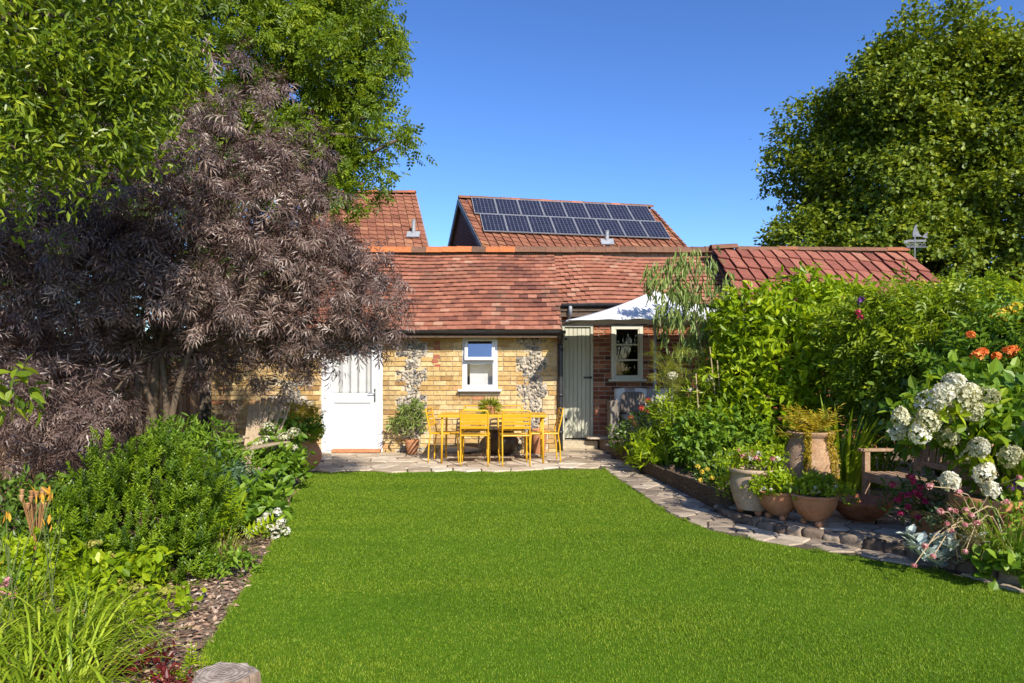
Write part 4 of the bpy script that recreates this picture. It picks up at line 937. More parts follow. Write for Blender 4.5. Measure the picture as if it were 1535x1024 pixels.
# rattan sofa ----------------------------------------------------------
sf = thing('rattan_sofa', 'grey woven rattan sofa against the red brick wall under the parasol', 'sofa', (2.55, 12.3, .25), -.06)
SW, SD = 1.62, .78
for sx in (-1, 1): MB().box((sx*(SW/2-.08), 0, .34), (.16, SD, .68)).build('arm', M_wicker, sf, local=True, bevel=.02)
MB().box((0, SD/2-.07, .42), (SW-.33, .14, .84)).build('back', M_wicker, sf, local=True, bevel=.02); MB().box((0, -.07, .16), (SW-.37, SD-.16, .30)).build('seat_base', M_wicker, sf, local=True, bevel=.015)
def cushion(name, label, loc, size, mat, rot=(0, 0, 0), cat='cushion'):
    v, f = ico(4); p = 4.5; k = np.linalg.norm(v*np.array([1, 1, 1]), ord=p, axis=1)[:, None]; v = v/k
    v = v*np.array(size)/2*np.array([1, 1, 1]); v[:, 1] *= 1-.35*np.maximum(np.abs(v[:, 0])*2/size[0], np.abs(v[:, 2])*2/size[2])**3 if size[1] < size[2] else 1
    o = MB().add(v, [f]).build(name, mat, loc=loc, local=True, smooth=True); o.rotation_euler = rot; tag(o, label, cat); return o
cushion('seat_cushion', 'grey seat cushion lying on the rattan sofa', (2.55, 12.21, .25+.375), (1.2, .58, .13), M_greycush)
cushion('scatter_cushion', 'brown striped scatter cushion leaning in the sofa corner', (2.18, 12.3, .25+.62), (.44, .15, .42), M_stripe, (-.25, 0, -.25))
cushion('back_cushion', 'plain grey back cushion on the rattan sofa beside the striped cushion', (2.78, 12.38, .25+.60), (.55, .16, .36), M_greycush, (-.2, 0, 0))
m = MB(); V = []; prof = [(-.10, .52), (-.06, .66), (-.02, .80), (.0, .93), (.05, .955), (.13, .945), (.165, .88), (.17, .70)]
xs = np.linspace(-.66, .60, 20)
for y, z in prof: V.append(np.c_[xs, np.full(20, y)+.008*np.sin(xs*14), np.full(20, z)+.006*np.sin(xs*22)])
i = np.arange(len(prof)-1)[:, None]*20; j = np.arange(19)[None]; m.add(np.concatenate(V), [np.stack([i+j, i+j+1, i+21+j, i+20+j], -1).reshape(-1, 4)])
o = m.build('throw', M_check, loc=(2.56, 12.54, .18), local=True, smooth=True); o.modifiers.new('t', 'SOLIDIFY').thickness = .012; tag(o, 'white and grey banded throw draped over the sofa back', 'throw')

# bench on the right ---------------------------------------------------
bn = thing('garden_bench', 'weathered wooden slatted bench half hidden by white hydrangea', 'bench', (3.72, 5.95, TZ), math.pi/2*-1+.04)
# local: length along x, sitter faces -y... rotated so that it faces the lawn
BL, BD = 1.45, .52
m = MB()
for k in range(6): m.box((0, -BD/2+.05+.078*k, .36), (BL-.1, .062, .022), tint=rng.random())
m.build('seat', M_teak, bn, local=True, bevel=.005)
m = MB(); m.box((0, -BD/2-.0, .325), (BL-.1, .03, .085)); m.box((0, BD/2-.05, .325), (BL-.1, .03, .085)); m.build('rail', M_teak, bn, local=True, bevel=.005)
m = MB(); m.box((0, BD/2+.075, .88), (BL, .04, .09)); m.box((0, BD/2+.01, .45), (BL-.1, .035, .05))
for k in range(13): x = -BL/2+.12+k*(BL-.24)/12; m.bar((x, BD/2+.015, .47), (x, BD/2+.07, .85), .05, .016)
m.build('backrest', M_teak, bn, local=True, bevel=.004)
for sx in (-1, 1):
    MB().box((sx*(BL/2-.03), -BD/2+.01, .28), (.055, .055, .56)).build('leg', M_teak, bn, local=True, bevel=.005)
    m = MB(); m.box((sx*(BL/2-.03), BD/2, .22), (.055, .055, .44)); m.bar((sx*(BL/2-.03), BD/2, .43), (sx*(BL/2-.03), BD/2+.085, .93), .055, .05); m.build('leg', M_teak, bn, local=True, bevel=.005)
    MB().box((sx*(BL/2-.03), -.01, .575), (.075, BD+.10, .03)).build('armrest', M_teak, bn, local=True, bevel=.008)

# weathered curved slat chair on the left --------------------------------
ad = thing('slatted_garden_chair', 'silvered wooden chair with tall fanned slat back among the left border plants', 'chair', (-3.10, 7.95, 0), -.30)
m = MB()
for k in range(7):
    t = (k-3)/3; m.bar((t*.15, .16, .30), (t*.27, .44, 1.10-.10*abs(t)**2), .06, .018, tint=rng.random())
m.build('backrest', M_grywood, ad, local=True, bevel=.005)
m = MB(); m.tube(catmull([(-.25, .27, .62), (0, .31, .64), (.25, .27, .62)], 4), .022, 6); m.tube(catmull([(-.27, .38, .86), (0, .42, .88), (.27, .38, .86)], 4), .022, 6); m.build('back_rail', M_grywood, ad, local=True)
m = MB()
for k in range(6): m.box((0, -.3+.085*k, .36-.02*k), (.52, .075, .02), tint=rng.random())
m.build('seat', M_grywood, ad, local=True, bevel=.004)
for sx in (-1, 1):
    m = MB(); m.bar((sx*.28, -.32, 0), (sx*.28, -.32, .55), .08, .03); m.build('leg', M_grywood, ad, local=True)
    m = MB(); m.bar((sx*.27, -.34, .34), (sx*.27, .5, .04), .03, .09); m.build('leg', M_grywood, ad, local=True)
    MB().bar((sx*.31, -.42, .565), (sx*.31, .34, .58), .11, .022).build('armrest', M_grywood, ad, local=True, bevel=.006)

# cut log in the foreground -----------------------------------------------
lg = P(336, 1003, 2.93); m = MB(); n = 40; a = np.arange(n)*2*math.pi/n
rad = .128*(1+.07*np.sin(3*a+1)+.07*np.sin(7*a)+.05*np.sin(13*a)); V = []
for z, k in ((-.05, 1.04), (.03, 1.02), (.085, 1.0), (.10, .97)): V.append(np.c_[np.cos(a)*rad*k*1.0, np.sin(a)*rad*k*.9, np.full(n, z)])
V = np.concatenate(V); i = np.arange(3)[:, None]*n; j = np.arange(n)[None]; j2 = (j+1) % n; m.add(V, [np.stack([i+j, i+j2, i+n+j2, i+n+j], -1).reshape(-1, 4)])
M_cut = None
def cutmat():
    mt, nt, bs, out = new_mat('log_cut_face'); co = coords(nt, 'Object'); w = node(nt, 'ShaderNodeTexWave', Scale=16., Distortion=5., Detail=4.); w.wave_type = 'RINGS'; w.rings_direction = 'Z'; nt.links.new(co, w.inputs['Vector'])
    c = ramp(nt, w.outputs[1], [(.1, (.37, .31, .255)), (.6, (.42, .355, .295)), (1, (.45, .385, .325))]); v = noise(nt, co, 14, 6, .7); c = mixc(nt, c, ramp(nt, v, [(.35, (.42, .38, .34)), (.65, (1.12, 1.07, 1.02))]), 1, 'MULTIPLY')
    nt.links.new(c, bs.inputs['Base Color']); bs.inputs['Roughness'].default_value = .95; bump(nt, bs, w.outputs[1], .5, .006); return mt
M_cut = cutmat(); sroot = thing('log_stump', 'short weathered log stump at the near edge of the lawn', 'log', (lg[0], 2.93, 0.0))
m.build('bark', surf('log_bark', [(.3, (.09, .06, .042)), (.55, (.22, .15, .105)), (.8, (.40, .30, .22))], scale=22, rough=.95, stretch=(1, 1, .5), bstr=.8, bscale=30), sroot, local=True)
q = MB(); V = np.concatenate([np.c_[np.cos(a)*rad*.97, np.sin(a)*rad*.9*.97, np.full(n, .1)], [(0, 0, .104)]]); j = np.arange(n); q.add(V, [np.stack([j, (j+1) % n, np.full(n, n)], 1)]); q.build('cut_face', M_cut, sroot, local=True)

# fence on the left boundary -------------------------------------------------
fn = thing('wooden_fence', 'brown vertical pale fence along the left boundary behind the dark elder', 'fence', (-5.5, 8, 0)); m = MB()
for y in np.arange(2.2, 12.0, .125): m.box((-5.5+U(-.006, .006), y, .92+U(-.02, .02)), (.02, .105, 1.84), tint=rng.random())
m.build('pales', M_fence, fn, bevel=.003)
for z in (.35, 1.45): MB().box((-5.53, 7.1, z), (.035, 9.8, .08)).build('rail', M_fence, fn)
for y in np.arange(2.2, 12, 1.9): MB().box((-5.6, y, .95), (.1, .1, 1.9)).build('post', M_fence, fn)
# ================================================================== foliage materials
L_tree = leafmat('field_tree_leaf', (.05, .09, .006), (.14, .195, .012), (.32, .36, .022), rough=.45, transl=.3)
L_ash = leafmat('ash_leaf', (.05, .10, .006), (.15, .225, .010), (.31, .38, .02), rough=.45, transl=.4)
L_laurel = leafmat('laurel_leaf', (.04, .08, .005), (.15, .225, .010), (.38, .44, .03), rough=.38, spec=.45, transl=.4)
L_elder = surf('black_elder_leaf', [(0, (.028, .018, .015)), (.45, (.115, .074, .059)), (.8, (.26, .188, .15)), (1, (.42, .335, .275))], by='tint', rough=.42, spec=.5, transl=.15, tcol=(2.0, .8, .8))
L_box = leafmat('evergreen_leaf', (.035, .07, .004), (.11, .195, .007), (.26, .36, .02), rough=.38, spec=.45, transl=.28)
L_dark = leafmat('dark_shrub_leaf', (.03, .065, .007), (.075, .135, .012), (.17, .25, .03), rough=.4, spec=.4, transl=.25)
L_lime = leafmat('lime_leaf', (.10, .18, .005), (.26, .37, .008), (.48, .56, .02), rough=.42, transl=.45)
L_climb = leafmat('climber_leaf', (.075, .13, .006), (.21, .30, .010), (.43, .49, .025), rough=.42, transl=.4)
L_euc = leafmat('gum_leaf', (.09, .14, .03), (.19, .26, .06), (.33, .39, .12), rough=.5, transl=.3)
L_fennel = leafmat('fennel_frond', (.10, .15, .01), (.22, .26, .02), (.36, .36, .04), rough=.6, transl=.4)
L_lily = leafmat('lily_blade', (.10, .17, .008), (.25, .36, .014), (.46, .54, .05), rough=.4, transl=.45)
L_strap = leafmat('strap_blade', (.05, .12, .010), (.13, .23, .02), (.28, .36, .05), rough=.42, transl=.4)
L_mid = leafmat('border_leaf', (.04, .10, .008), (.12, .22, .012), (.25, .36, .03), rough=.45, transl=.35)
L_blue = leafmat('bluegreen_leaf', (.03, .07, .03), (.07, .13, .06), (.14, .21, .10), rough=.5, transl=.25)
L_sedum = leafmat('sedum_flower', (.16, .17, .03), (.30, .28, .05), (.42, .36, .08), rough=.7, transl=.2)
L_silver = leafmat('silver_leaf', (.27, .33, .30), (.40, .46, .42), (.54, .60, .54), rough=.8, spec=.15, transl=.15)
L_bronze = leafmat('bronze_grass', (.13, .10, .03), (.24, .19, .06), (.36, .30, .12), rough=.6, transl=.3)
L_gold = leafmat('golden_sprig', (.19, .17, .01), (.40, .31, .015), (.56, .43, .04), rough=.55, transl=.35)
L_red = leafmat('dark_red_leaf', (.06, .008, .010), (.13, .016, .016), (.24, .05, .04), rough=.45, transl=.3)
L_dry = leafmat('dry_stalk', (.18, .08, .03), (.32, .16, .07), (.45, .27, .14), rough=.85, spec=.1, transl=.1)
F_white = leafmat('white_petal', (.44, .43, .33), (.62, .60, .50), (.74, .73, .66), rough=.7, spec=.15, transl=.3)
F_cream = leafmat('cream_petal', (.36, .36, .20), (.56, .54, .37), (.70, .68, .55), rough=.7, spec=.15, transl=.3)
F_pink = leafmat('pink_petal', (.46, .14, .16), (.60, .28, .29), (.72, .46, .44), rough=.6, spec=.15, transl=.3)
F_mag = leafmat('magenta_petal', (.36, .01, .06), (.52, .03, .12), (.66, .10, .22), rough=.6, spec=.15, transl=.3)
F_coral = leafmat('coral_petal', (.55, .07, .05), (.70, .14, .10), (.80, .30, .22), rough=.6, spec=.15, transl=.3)
F_orange = leafmat('orange_petal', (.55, .10, .02), (.72, .20, .04), (.80, .36, .10), rough=.6, spec=.15, transl=.3)
F_yel = leafmat('yellow_petal', (.55, .38, .02), (.72, .52, .04), (.80, .64, .15), rough=.6, spec=.15, transl=.3)
F_bud = leafmat('lily_bud', (.40, .24, .02), (.62, .28, .03), (.72, .45, .06), rough=.6, spec=.15, transl=.3)
F_purple = leafmat('purple_petal', (.10, .02, .18), (.20, .06, .30), (.32, .14, .42), rough=.6, spec=.15, transl=.3)
ovate, ovate_n, dia, lance = T_ovate(.55), T_ovate(.4), T_diamond(.5), T_ovate(.22, .06, .25)
lance_d = T_ovate(.2, .05, .4)
def head(name, root, c, r, mat, n=70, petal=None, size=.03, stalk=None, sm=None, up=(0, 0, 1), arc=0.0):
    """one flower head: many small florets over a domed core"""
    d = nrm(rng.normal(size=(n, 3))+np.array(up)*.5); r = np.broadcast_to(np.asarray(r, float), (3,))
    pos = np.asarray(c)+d*r*U(.72, 1.0, n)[:, None]; f = nrm(np.cross(d, rng.normal(size=(n, 3))))
    mb = MB(); mb.scatter(petal or T_petal(4), pos, f, d, size*U(.7, 1.2, n), rng.random(n)); o = mb.build(name, mat, root)
    if stalk is not None:
        b = np.asarray(stalk); q = MB(); q.tube(catmull([b, (b+np.asarray(c))/2+rng.normal(size=3)*.02+np.array([0, 0, arc*np.linalg.norm((b-np.asarray(c))[:2])]), np.asarray(c)], 3), np.linspace(.005, .003, 7), 5); q.build('stalk', sm or M_stem, root)
    return o

# ================================================================== trees
def tree(name, label, base, blobs, tm, lm, npts, per, size, r0, twig, **kw):
    return shrub(name, label, 'tree', base, blobs, tm, lm, M_bark, npts, per, size, r0, twig, crown='crown', trunk='trunk', frac=.05, **kw)
# big tree beyond the outbuilding
D = 20.0
bl_ = [B(1412, 230, D, 200, 150, 3.6), B(1344, 299, D-.5, 125, 115, 2.8), B(1332, 350, D-1, 80, 70, 2.0), B(1353, 184, D, 105, 90, 2.4), B(1488, 192, D, 120, 100, 2.8), B(1551, 256, D-1, 140, 160, 3), B(1452, 350, D-1.5, 170, 90, 3), B(1343, 402, D-1, 90, 60, 2), B(1425, 132, D, 90, 50, 1.8), B(1340, 149, D, 36, 40, 1.0, .6), B(1328, 210, D, 40, 50, 1, .7), B(1300, 290, D, 40, 50, 1, .7), B(1278, 350, D, 26, 36, .8, .6), B(1380, 393, D-2, 120, 60, 2), B(1488, 411, D-2, 120, 50, 2), B(1533, 132, D, 60, 50, 1.4), B(1353, 113, D, 22, 34, .6, .6), B(1425, 99, D, 26, 30, .6, .6), B(1474, 106, D, 26, 30, .6, .6), B(1336, 162, D, 22, 30, .6, .6), B(1296, 247, D, 26, 26, .6, .5), B(1269, 325, D, 18, 16, .4, .4), B(1515, 106, D, 30, 30, .6, .5), B(1196, 378, 19.0, 34, 44, 1.2), B(1375, 46, D, 14, 22, .4, .4), B(1440, 42, D, 14, 22, .4, .4)]
tree('field_maple', 'large rounded dark green tree towering beyond the pantiled outbuilding', (P(1400, 500, D)[0], D, 0), bl_, T_ovate(.7, .1, .15), L_tree, 15500, 12, .13, .26, .42, droop=.3, spread=.95, lo=.70, bump_amp=.26, tint_c=.5, flat=.95, fork=P(1400, 330, D))
# tall tree behind the cottage on the left
D = 16.5
bl_ = [B(330, 80, D, 190, 150, 2.6), B(460, 120, D, 120, 110, 2.0), B(250, 180, D+.5, 140, 120, 2.2), B(400, 220, D, 120, 80, 1.6), B(510, 40, D-.3, 40, 40, 1.0, .6), B(485, 245, D-.6, 46, 34, .9), B(530, 140, D-.6, 30, 50, .8, .6), B(560, 20, D-.6, 16, 16, .4, .4), B(575, 105, D-.7, 14, 14, .4, .4), B(555, 175, D-.7, 18, 12, .4, .4), B(570, 210, D-.8, 30, 28, .6, .7), B(420, -30, D, 130, 70, 2), B(570, 60, D-.6, 16, 40, .6, .7), B(520, 310, D-.9, 36, 18, .5, .6), B(150, 60, D, 120, 120, 2), B(30, 110, D, 130, 150, 2), B(60, 230, D, 110, 90, 1.6), B(595, 210, D-.8, 14, 12, .3, .4), B(548, 275, D-.8, 28, 20, .5, .6)]
tree('ash_tree', 'tall light green feathery tree rising behind the cottage roof at its left end', (P(300, 500, D)[0], D, 0), bl_, T_pinnate(3, .5, .42, 1.0, .3), L_ash, 3900, 8, .27, .24, .42, droop=.3, lo=.62, bump_amp=.4, fork=P(330, 230, D))
# laurel-leaved tree near the left edge
D = 5.0
bl_ = [B(40, 60, D, 130, 110, .8), B(110, 150, D, 100, 80, .7), B(40, 210, D, 95, 70, .6), B(160, 60, D+.1, 80, 90, .6), B(170, 190, D, 50, 40, .4), B(-60, 120, D, 120, 160, 1), B(60, 250, D-.1, 60, 32, .4), B(210, 110, D+.1, 45, 60, .4), B(120, -60, D, 150, 80, .9), B(215, 175, D+.1, 24, 34, .25, .7), B(225, 40, D+.1, 26, 40, .25, .7), B(95, 262, D, 30, 26, .3, .7)]
tree('laurel_tree', 'bright glossy laurel leaved tree overhanging the upper left corner', (-6.3, 4.9, 0), bl_, T_ovate(.33, .09, .3), L_laurel, 2200, 8, .076, .075, .26, droop=.3, lo=.25, under=.8, bump_amp=.38, spread=1.1, fork=P(-170, 60, 5.0))
# laurel shoot that pokes out low on the left edge
shrub('laurel_shoot', 'bright pale green leafy shoot poking from the dark elder at the left edge', 'shrub', (-4.5, 4.9, 0), [B(14, 600, 4.9, 34, 22, .15), B(5, 570, 4.9, 20, 20, .12)], T_ovate(.42, .09, .2), L_laurel, M_brownstem, 16, 6, .12, .012, .14, droop=.5, under=.9)
# hedge mass beyond the fence
shrub('boundary_shrub', 'dark green shrub filling the gap beyond the fence at the far left', 'shrub', (-6.6, 8.5, 0), [B(30, 480, 9.2, 170, 140, 1.2), B(-10, 420, 8.5, 90, 100, 1.0), B(180, 420, 10.5, 160, 150, 1), B(20, 600, 8.9, 130, 100, .8), B(330, 380, 12.6, 130, 120, .9), B(90, 330, 10.2, 170, 90, 1.0), B(250, 300, 13.0, 150, 90, 1.0)], ovate, L_dark, M_brownstem, 3900, 7, .12, .05, .25)
# black elder
bl_ = [B(150, 430, 7.2, 165, 95, .9), B(330, 400, 7.6, 160, 90, .9), B(470, 430, 7.7, 95, 75, .7), B(90, 350, 7.2, 100, 70, .7), B(250, 300, 7.5, 150, 80, .8), B(390, 300, 7.7, 95, 75, .7), B(340, 215, 7.6, 60, 60, .5, .5), B(350, 125, 7.7, 26, 46, .3, .35), B(290, 210, 7.5, 50, 40, .5, .5), B(240, 210, 7.4, 40, 30, .4, .35), B(60, 500, 6.9, 80, 75, .6), B(90, 585, 6.7, 66, 50, .5), B(60, 655, 6.3, 80, 40, .5), B(440, 500, 7.6, 80, 34, .5), B(285, 535, 7.7, 36, 30, .35, .8), B(400, 548, 7.9, 56, 26, .35, .8), B(330, 575, 7.7, 22, 20, .25, .6), B(465, 540, 7.9, 30, 24, .3, .6), B(540, 450, 7.6, 50, 55, .5), B(500, 390, 7.7, 40, 40, .4), B(385, 500, 7.4, 50, 30, .4), B(250, 445, 7.0, 110, 38, .6), B(140, 545, 6.9, 44, 36, .5, .7), B(545, 385, 7.6, 9, 30, .12, .4), B(565, 500, 7.5, 30, 22, .3, .7), B(30, 420, 7.0, 50, 60, .5), B(140, 630, 6.5, 50, 40, .4), B(410, 130, 7.7, 16, 34, .2, .5), B(440, 250, 7.7, 45, 50, .4)]
el_, _, _ = shrub('black_elder', 'large purple black lacy elder spreading in front of the cottage roof', 'shrub', (-4.05, 7.45, 0), bl_, T_elder(), L_elder, M_brownstem, 1450, 8, .215, .05, .12, droop=.5, spread=.95, lo=.45, under=.75, frac=.12, bump_amp=.34, flat=.75, fork=P(235, 530, 7.4))
m = MB(); m.tube(catmull([P(420, 560, 7.5), P(455, 440, 7.6), P(525, 395, 7.6), P(548, 372, 7.6)], 5), np.linspace(.02, .005, 16), 6)
for a, b, c in (((250, 690), (262, 600), (300, 480)), ((215, 700), (205, 590), (215, 470)), ((235, 700), (225, 600), (170, 470)), ((240, 700), (250, 620), (240, 520))): m.tube(catmull([P(*a, 7.3), P(*b, 7.3), P(*c, 7.4)], 5), np.linspace(.045, .028, 11), 7)
m.build('stem', M_brownstem, el_, smooth=True)

# ================================================================== left border
mound = B
shrub('evergreen_shrub', 'bushy dark green small leaved evergreen with upright shoots in the left border', 'shrub', (P(215, 830, 4.9)[0], 4.9, 0), [mound(215, 805, 4.9, 92, 72, .45), mound(150, 770, 5.0, 44, 50, .3), mound(285, 785, 5.0, 44, 50, .3), mound(225, 730, 5.1, 60, 40, .3), mound(200, 865, 4.7, 70, 34, .3), mound(275, 855, 4.7, 44, 34, .25), mound(125, 820, 4.9, 32, 44, .25), mound(165, 700, 5.1, 20, 30, .15, .6), mound(245, 690, 5.1, 20, 26, .15, .6), mound(300, 735, 5.1, 24, 24, .15, .6)], T_shoot(), L_box, M_brownstem, 1100, 2, .125, .014, .08, up=1.5, spread=.3, jitter=.3, droop=-.6, tint_c=.7, bump_amp=.3)
shrub('pieris_bush', 'green pointed leaved bush between the evergreen and the slatted chair', 'shrub', (P(290, 700, 6.8)[0], 6.8, 0), [mound(290, 700, 6.8, 50, 34, .35), mound(262, 660, 7.0, 30, 24, .25), mound(312, 665, 6.9, 22, 26, .2), mound(350, 712, 6.7, 36, 24, .25), mound(330, 690, 7.0, 24, 20, .2)], lance, L_mid, M_brownstem, 300, 9, .09, .012, .12)
shrub('blue_leaved_shrub', 'grey green leafy shrub in front of the slatted chair', 'shrub', (P(365, 740, 6.4)[0], 6.4, 0), [mound(360, 745, 6.4, 44, 34, .3), mound(385, 775, 6.2, 26, 34, .25), mound(340, 770, 6.0, 30, 34, .25), mound(325, 715, 6.6, 26, 22, .25)], ovate_n, L_blue, M_brownstem, 260, 8, .075, .012, .1)
shrub('hypericum_bush', 'mid green leafy bush behind the dried seed heads at the left edge', 'shrub', (P(50, 850, 5.3)[0], 5.3, 0), [mound(70, 800, 5.3, 60, 50, .35), mound(15, 780, 5.3, 50, 50, .35), mound(110, 770, 5.5, 36, 36, .3), mound(40, 850, 5.0, 60, 34, .3)], ovate_n, L_dark, M_brownstem, 420, 8, .07, .012, .12)
shrub('cinquefoil_clump', 'yellow green leafy clump just behind the daylily blades at the left edge', 'plant', (P(60, 900, 4.4)[0], 4.4, 0), [mound(40, 850, 4.5, 40, 26, .2), mound(95, 880, 4.5, 40, 26, .2), mound(10, 890, 4.3, 40, 26, .2)], ovate, L_lime, M_stem, 170, 7, .06, .008, .1)
hy, pts_, _ = shrub('white_hydrangea', 'leafy hydrangea with flattened white heads beside the terracotta urn', 'hydrangea', (P(400, 700, 8.3)[0], 8.3, 0), [mound(408, 700, 8.3, 30, 30, .3), mound(420, 662, 8.4, 24, 22, .25), mound(425, 705, 8.1, 22, 26, .25)], ovate, L_mid, M_brownstem, 260, 7, .10, .01, .13)
for (px, py) in ((402, 640), (425, 655), (436, 672), (415, 672), (398, 660), (388, 668), (378, 682), (440, 648), (395, 690), (430, 690), (408, 700)): head('flower_head', hy, P(px, py, 8.1), (.085, .07, .055), F_cream, 60, size=.036)
hy2, _, _ = shrub('white_flower_clump', 'low leafy clump with bright white flowers spilling onto the lawn edge', 'flowering plant', (P(395, 780, 6.0)[0], 6.0, 0), [mound(385, 775, 6.0, 28, 30, .2), mound(400, 745, 6.3, 26, 28, .2), mound(370, 800, 5.8, 24, 20, .18), mound(350, 770, 6.0, 24, 30, .2)], T_ovate(.5, .1, .15), L_mid, M_stem, 130, 7, .115, .008, .1)
for (px, py) in ((390, 782), (405, 792), (418, 788), (428, 796), (400, 775), (412, 804), (383, 795), (422, 782), (416, 768)): head('flower_head', hy2, P(px, py, 5.75), (.04, .04, .035), F_white, 36, size=.032)
# fern, bronze tuft
m_, _, _ = shrub('golden_fern', 'yellow green fern fronds below the evergreen shrub', 'fern', (P(325, 800, 5.5)[0], 5.5, 0), [mound(325, 795, 5.4, 34, 18, .2)], T_pinnate(6, .3, .3, 1.25, .35), L_lime, M_stem, 26, 3, .24, .006, .06, up=.4)
blades('bronze_sedge', 'tangled bronze and green sedge tuft at the bare soil edge', 'ornamental grass', (P(330, 862, 4.9)[0], 4.95, 0), 260, .32, L_bronze, .012, .9, .12)
shrub('leafy_groundcover', 'small green leafy clump among the bronze sedge by the lawn', 'plant', (P(345, 880, 4.75)[0], 4.75, 0), [mound(345, 865, 4.7, 40, 26, .2), mound(310, 855, 4.8, 30, 22, .2)], ovate_n, L_mid, M_stem, 90, 6, .06, .006, .1)
# day lily drifts in the lower left
cl = [(px, py) for px, py in ((50, 925), (95, 955), (15, 985), (105, 1010), (50, 1020), (-25, 930), (125, 925), (25, 880))]
lily = thing('daylily_clump', 'arching lime green daylily blades with orange buds in the lower left corner', 'plant', (*G(70, 975)[:2], 0))
for (px, py) in cl:
    b = G(px, py+45); blades('foliage', '', '', (b[0], b[1], 0), 96, .54, L_lily, .018, 1.5, .12, (1.2, 1.9, 2.5), into=lily)
for k in range(15):
    b = G(U(-30, 95), U(920, 990)); h_ = U(.42, .74); tip = np.array([b[0]+U(-.2, .2), b[1]+U(-.12, .12), h_]); m = MB(); m.tube(catmull([b, (b+tip)/2+rng.normal(size=3)*.015, tip], 3), .0026, 5); st_ = m.build('flower_stalk', M_stem, lily)
    m = MB(); nb_ = 5; m.scatter(T_ovate(.28, .12, 0), np.repeat(tip[None], nb_, 0)+rng.normal(size=(nb_, 3))*.014, nrm(rng.normal(size=(nb_, 3))*.28+np.array([0, 0, 1])), rng.normal(size=(nb_, 3)), U(.03, .058, nb_), rng.random(nb_)); m.build('bud', F_bud if k % 2 else L_lime, st_)
# sedums
sd, _, _ = shrub('sedum_clump', 'sedum with flat yellow green flower heads beside the daylilies', 'flowering plant', (P(175, 910, 4.2)[0], 4.2, 0), [mound(175, 905, 4.2, 65, 48, .3), mound(140, 870, 4.4, 40, 40, .25), mound(240, 930, 4.1, 40, 30, .2), mound(120, 940, 4.0, 60, 40, .25)], ovate, L_lime, M_stem, 190, 7, .075, .008, .12)
for (px, py, d) in ((140, 815, 4.4), (165, 832, 4.4), (172, 845, 4.3), (150, 870, 4.3), (185, 872, 4.2), (200, 912, 4.1), (250, 885, 4.2), (275, 902, 4.2), (130, 838, 4.5), (205, 880, 4.2), (225, 858, 4.4), (235, 930, 4.0), (265, 935, 3.95), (285, 932, 4.0), (165, 905, 4.0)):
    c = P(px, py, d); head('flower_head', sd, c, (.055, .055, .02), L_sedum, 60, size=.022, stalk=(c[0]+U(-.03, .03), c[1]+.03, .05))
dh = thing('dried_seedheads', 'brown dried seed heads on thin stalks at the far left of the border', 'plant', (P(55, 860, 4.7)[0], 4.7, 0))
for k in range(16):
    c = P(U(36, 68), U(735, 762), 4.7)+np.array([0, U(-.08, .08), 0]); m = MB(); m.tube(catmull([(P(57, 870, 4.7)[0]+U(-.02, .02), 4.7, .1), (c+P(55, 830, 4.7))/2, c], 3), .003, 5); s0 = m.build('stalk', L_dry, dh)
    m = MB(); m.lathe([(.001, -.03), (.008, -.02), (.013, 0), (.014, .012), (.018, .02), (.001, .024)], c, 8, U(.3, 1)); m.build('seed_head', L_dry, s0, smooth=True)
shrub('red_heuchera', 'dark red leafy clump at the bottom edge beside the log stump', 'plant', (*G(215, 1024)[:2], 0), [mound(215, 1020, 3.15, 38, 24, .1), mound(95, 1015, 3.1, 26, 14, .08), mound(255, 1030, 3.1, 22, 15, .08)], T_ovate(.35, .1, .2), L_red, M_stem, 70, 7, .05, .004, .06)
shrub('small_border_plant', 'small light green leafy seedling on the bare soil near the stump', 'plant', (P(285, 905, 4.0)[0], 4.0, 0), [mound(282, 925, 3.9, 16, 12, .06), mound(215, 935, 3.85, 26, 16, .1), mound(180, 975, 3.5, 40, 26, .12)], ovate, L_lime, M_stem, 60, 5, .05, .004, .07)
shrub('yellow_sprig_plant', 'narrow yellow green sprig growing right beside the log stump', 'plant', (P(275, 1015, 3.2)[0], 3.2, 0), [mound(272, 1010, 3.15, 16, 12, .05)], T_pinnate(5, .35, .3, 1.2, .3), L_lime, M_stem, 10, 3, .09, .003, .03)
pk_, _, _ = shrub('pink_flowered_clump', 'pale pink flower sprays among the daylily blades at the left edge', 'flowering plant', (P(8, 900, 3.7)[0], 3.7, 0), [mound(4, 895, 3.7, 22, 26, .1)], ovate_n, L_mid, M_stem, 26, 5, .05, .004, .08)
for (px, py) in ((6, 878), (18, 892), (2, 892), (12, 870)): head('flower_head', pk_, P(px, py, 3.6), .02, F_pink, 26, size=.018)
# urn with golden planting on the patio edge
bu = G(441, 708); ur = potted('planted_urn', 'round terracotta urn with golden planting at the left end of the patio', 'planter', (bu[0]+.07, bu[1]+.16, .02), [(r*.98, z*.62) for r, z in P_urn], M_terra)
c0 = np.array(ur.location); pts, outs, _ = blob_points([(c0[0], c0[1], .56, .24, .22, .16), (c0[0]+.1, c0[1], .66, .16, .15, .12)], 120, .4)
m = MB(); leaves(m, ovate, pts, outs, 7, .065, .1); m.build('foliage', L_mid, ur)
pts, outs, _ = blob_points([(c0[0]-.05, c0[1], .76, .24, .2, .12)], 70, .4); m = MB(); leaves(m, T_pinnate(5, .3, .3), pts, outs, 5, .11, .12, up=.9); m.build('foliage', L_gold, ur)
m = MB(); pts, outs, _ = blob_points([(c0[0]+.2, c0[1]-.05, .56, .09, .1, .13)], 60, .4); leaves(m, T_thread(.2), pts, outs, 10, .06, .08); m.build('foliage', L_lime, ur)
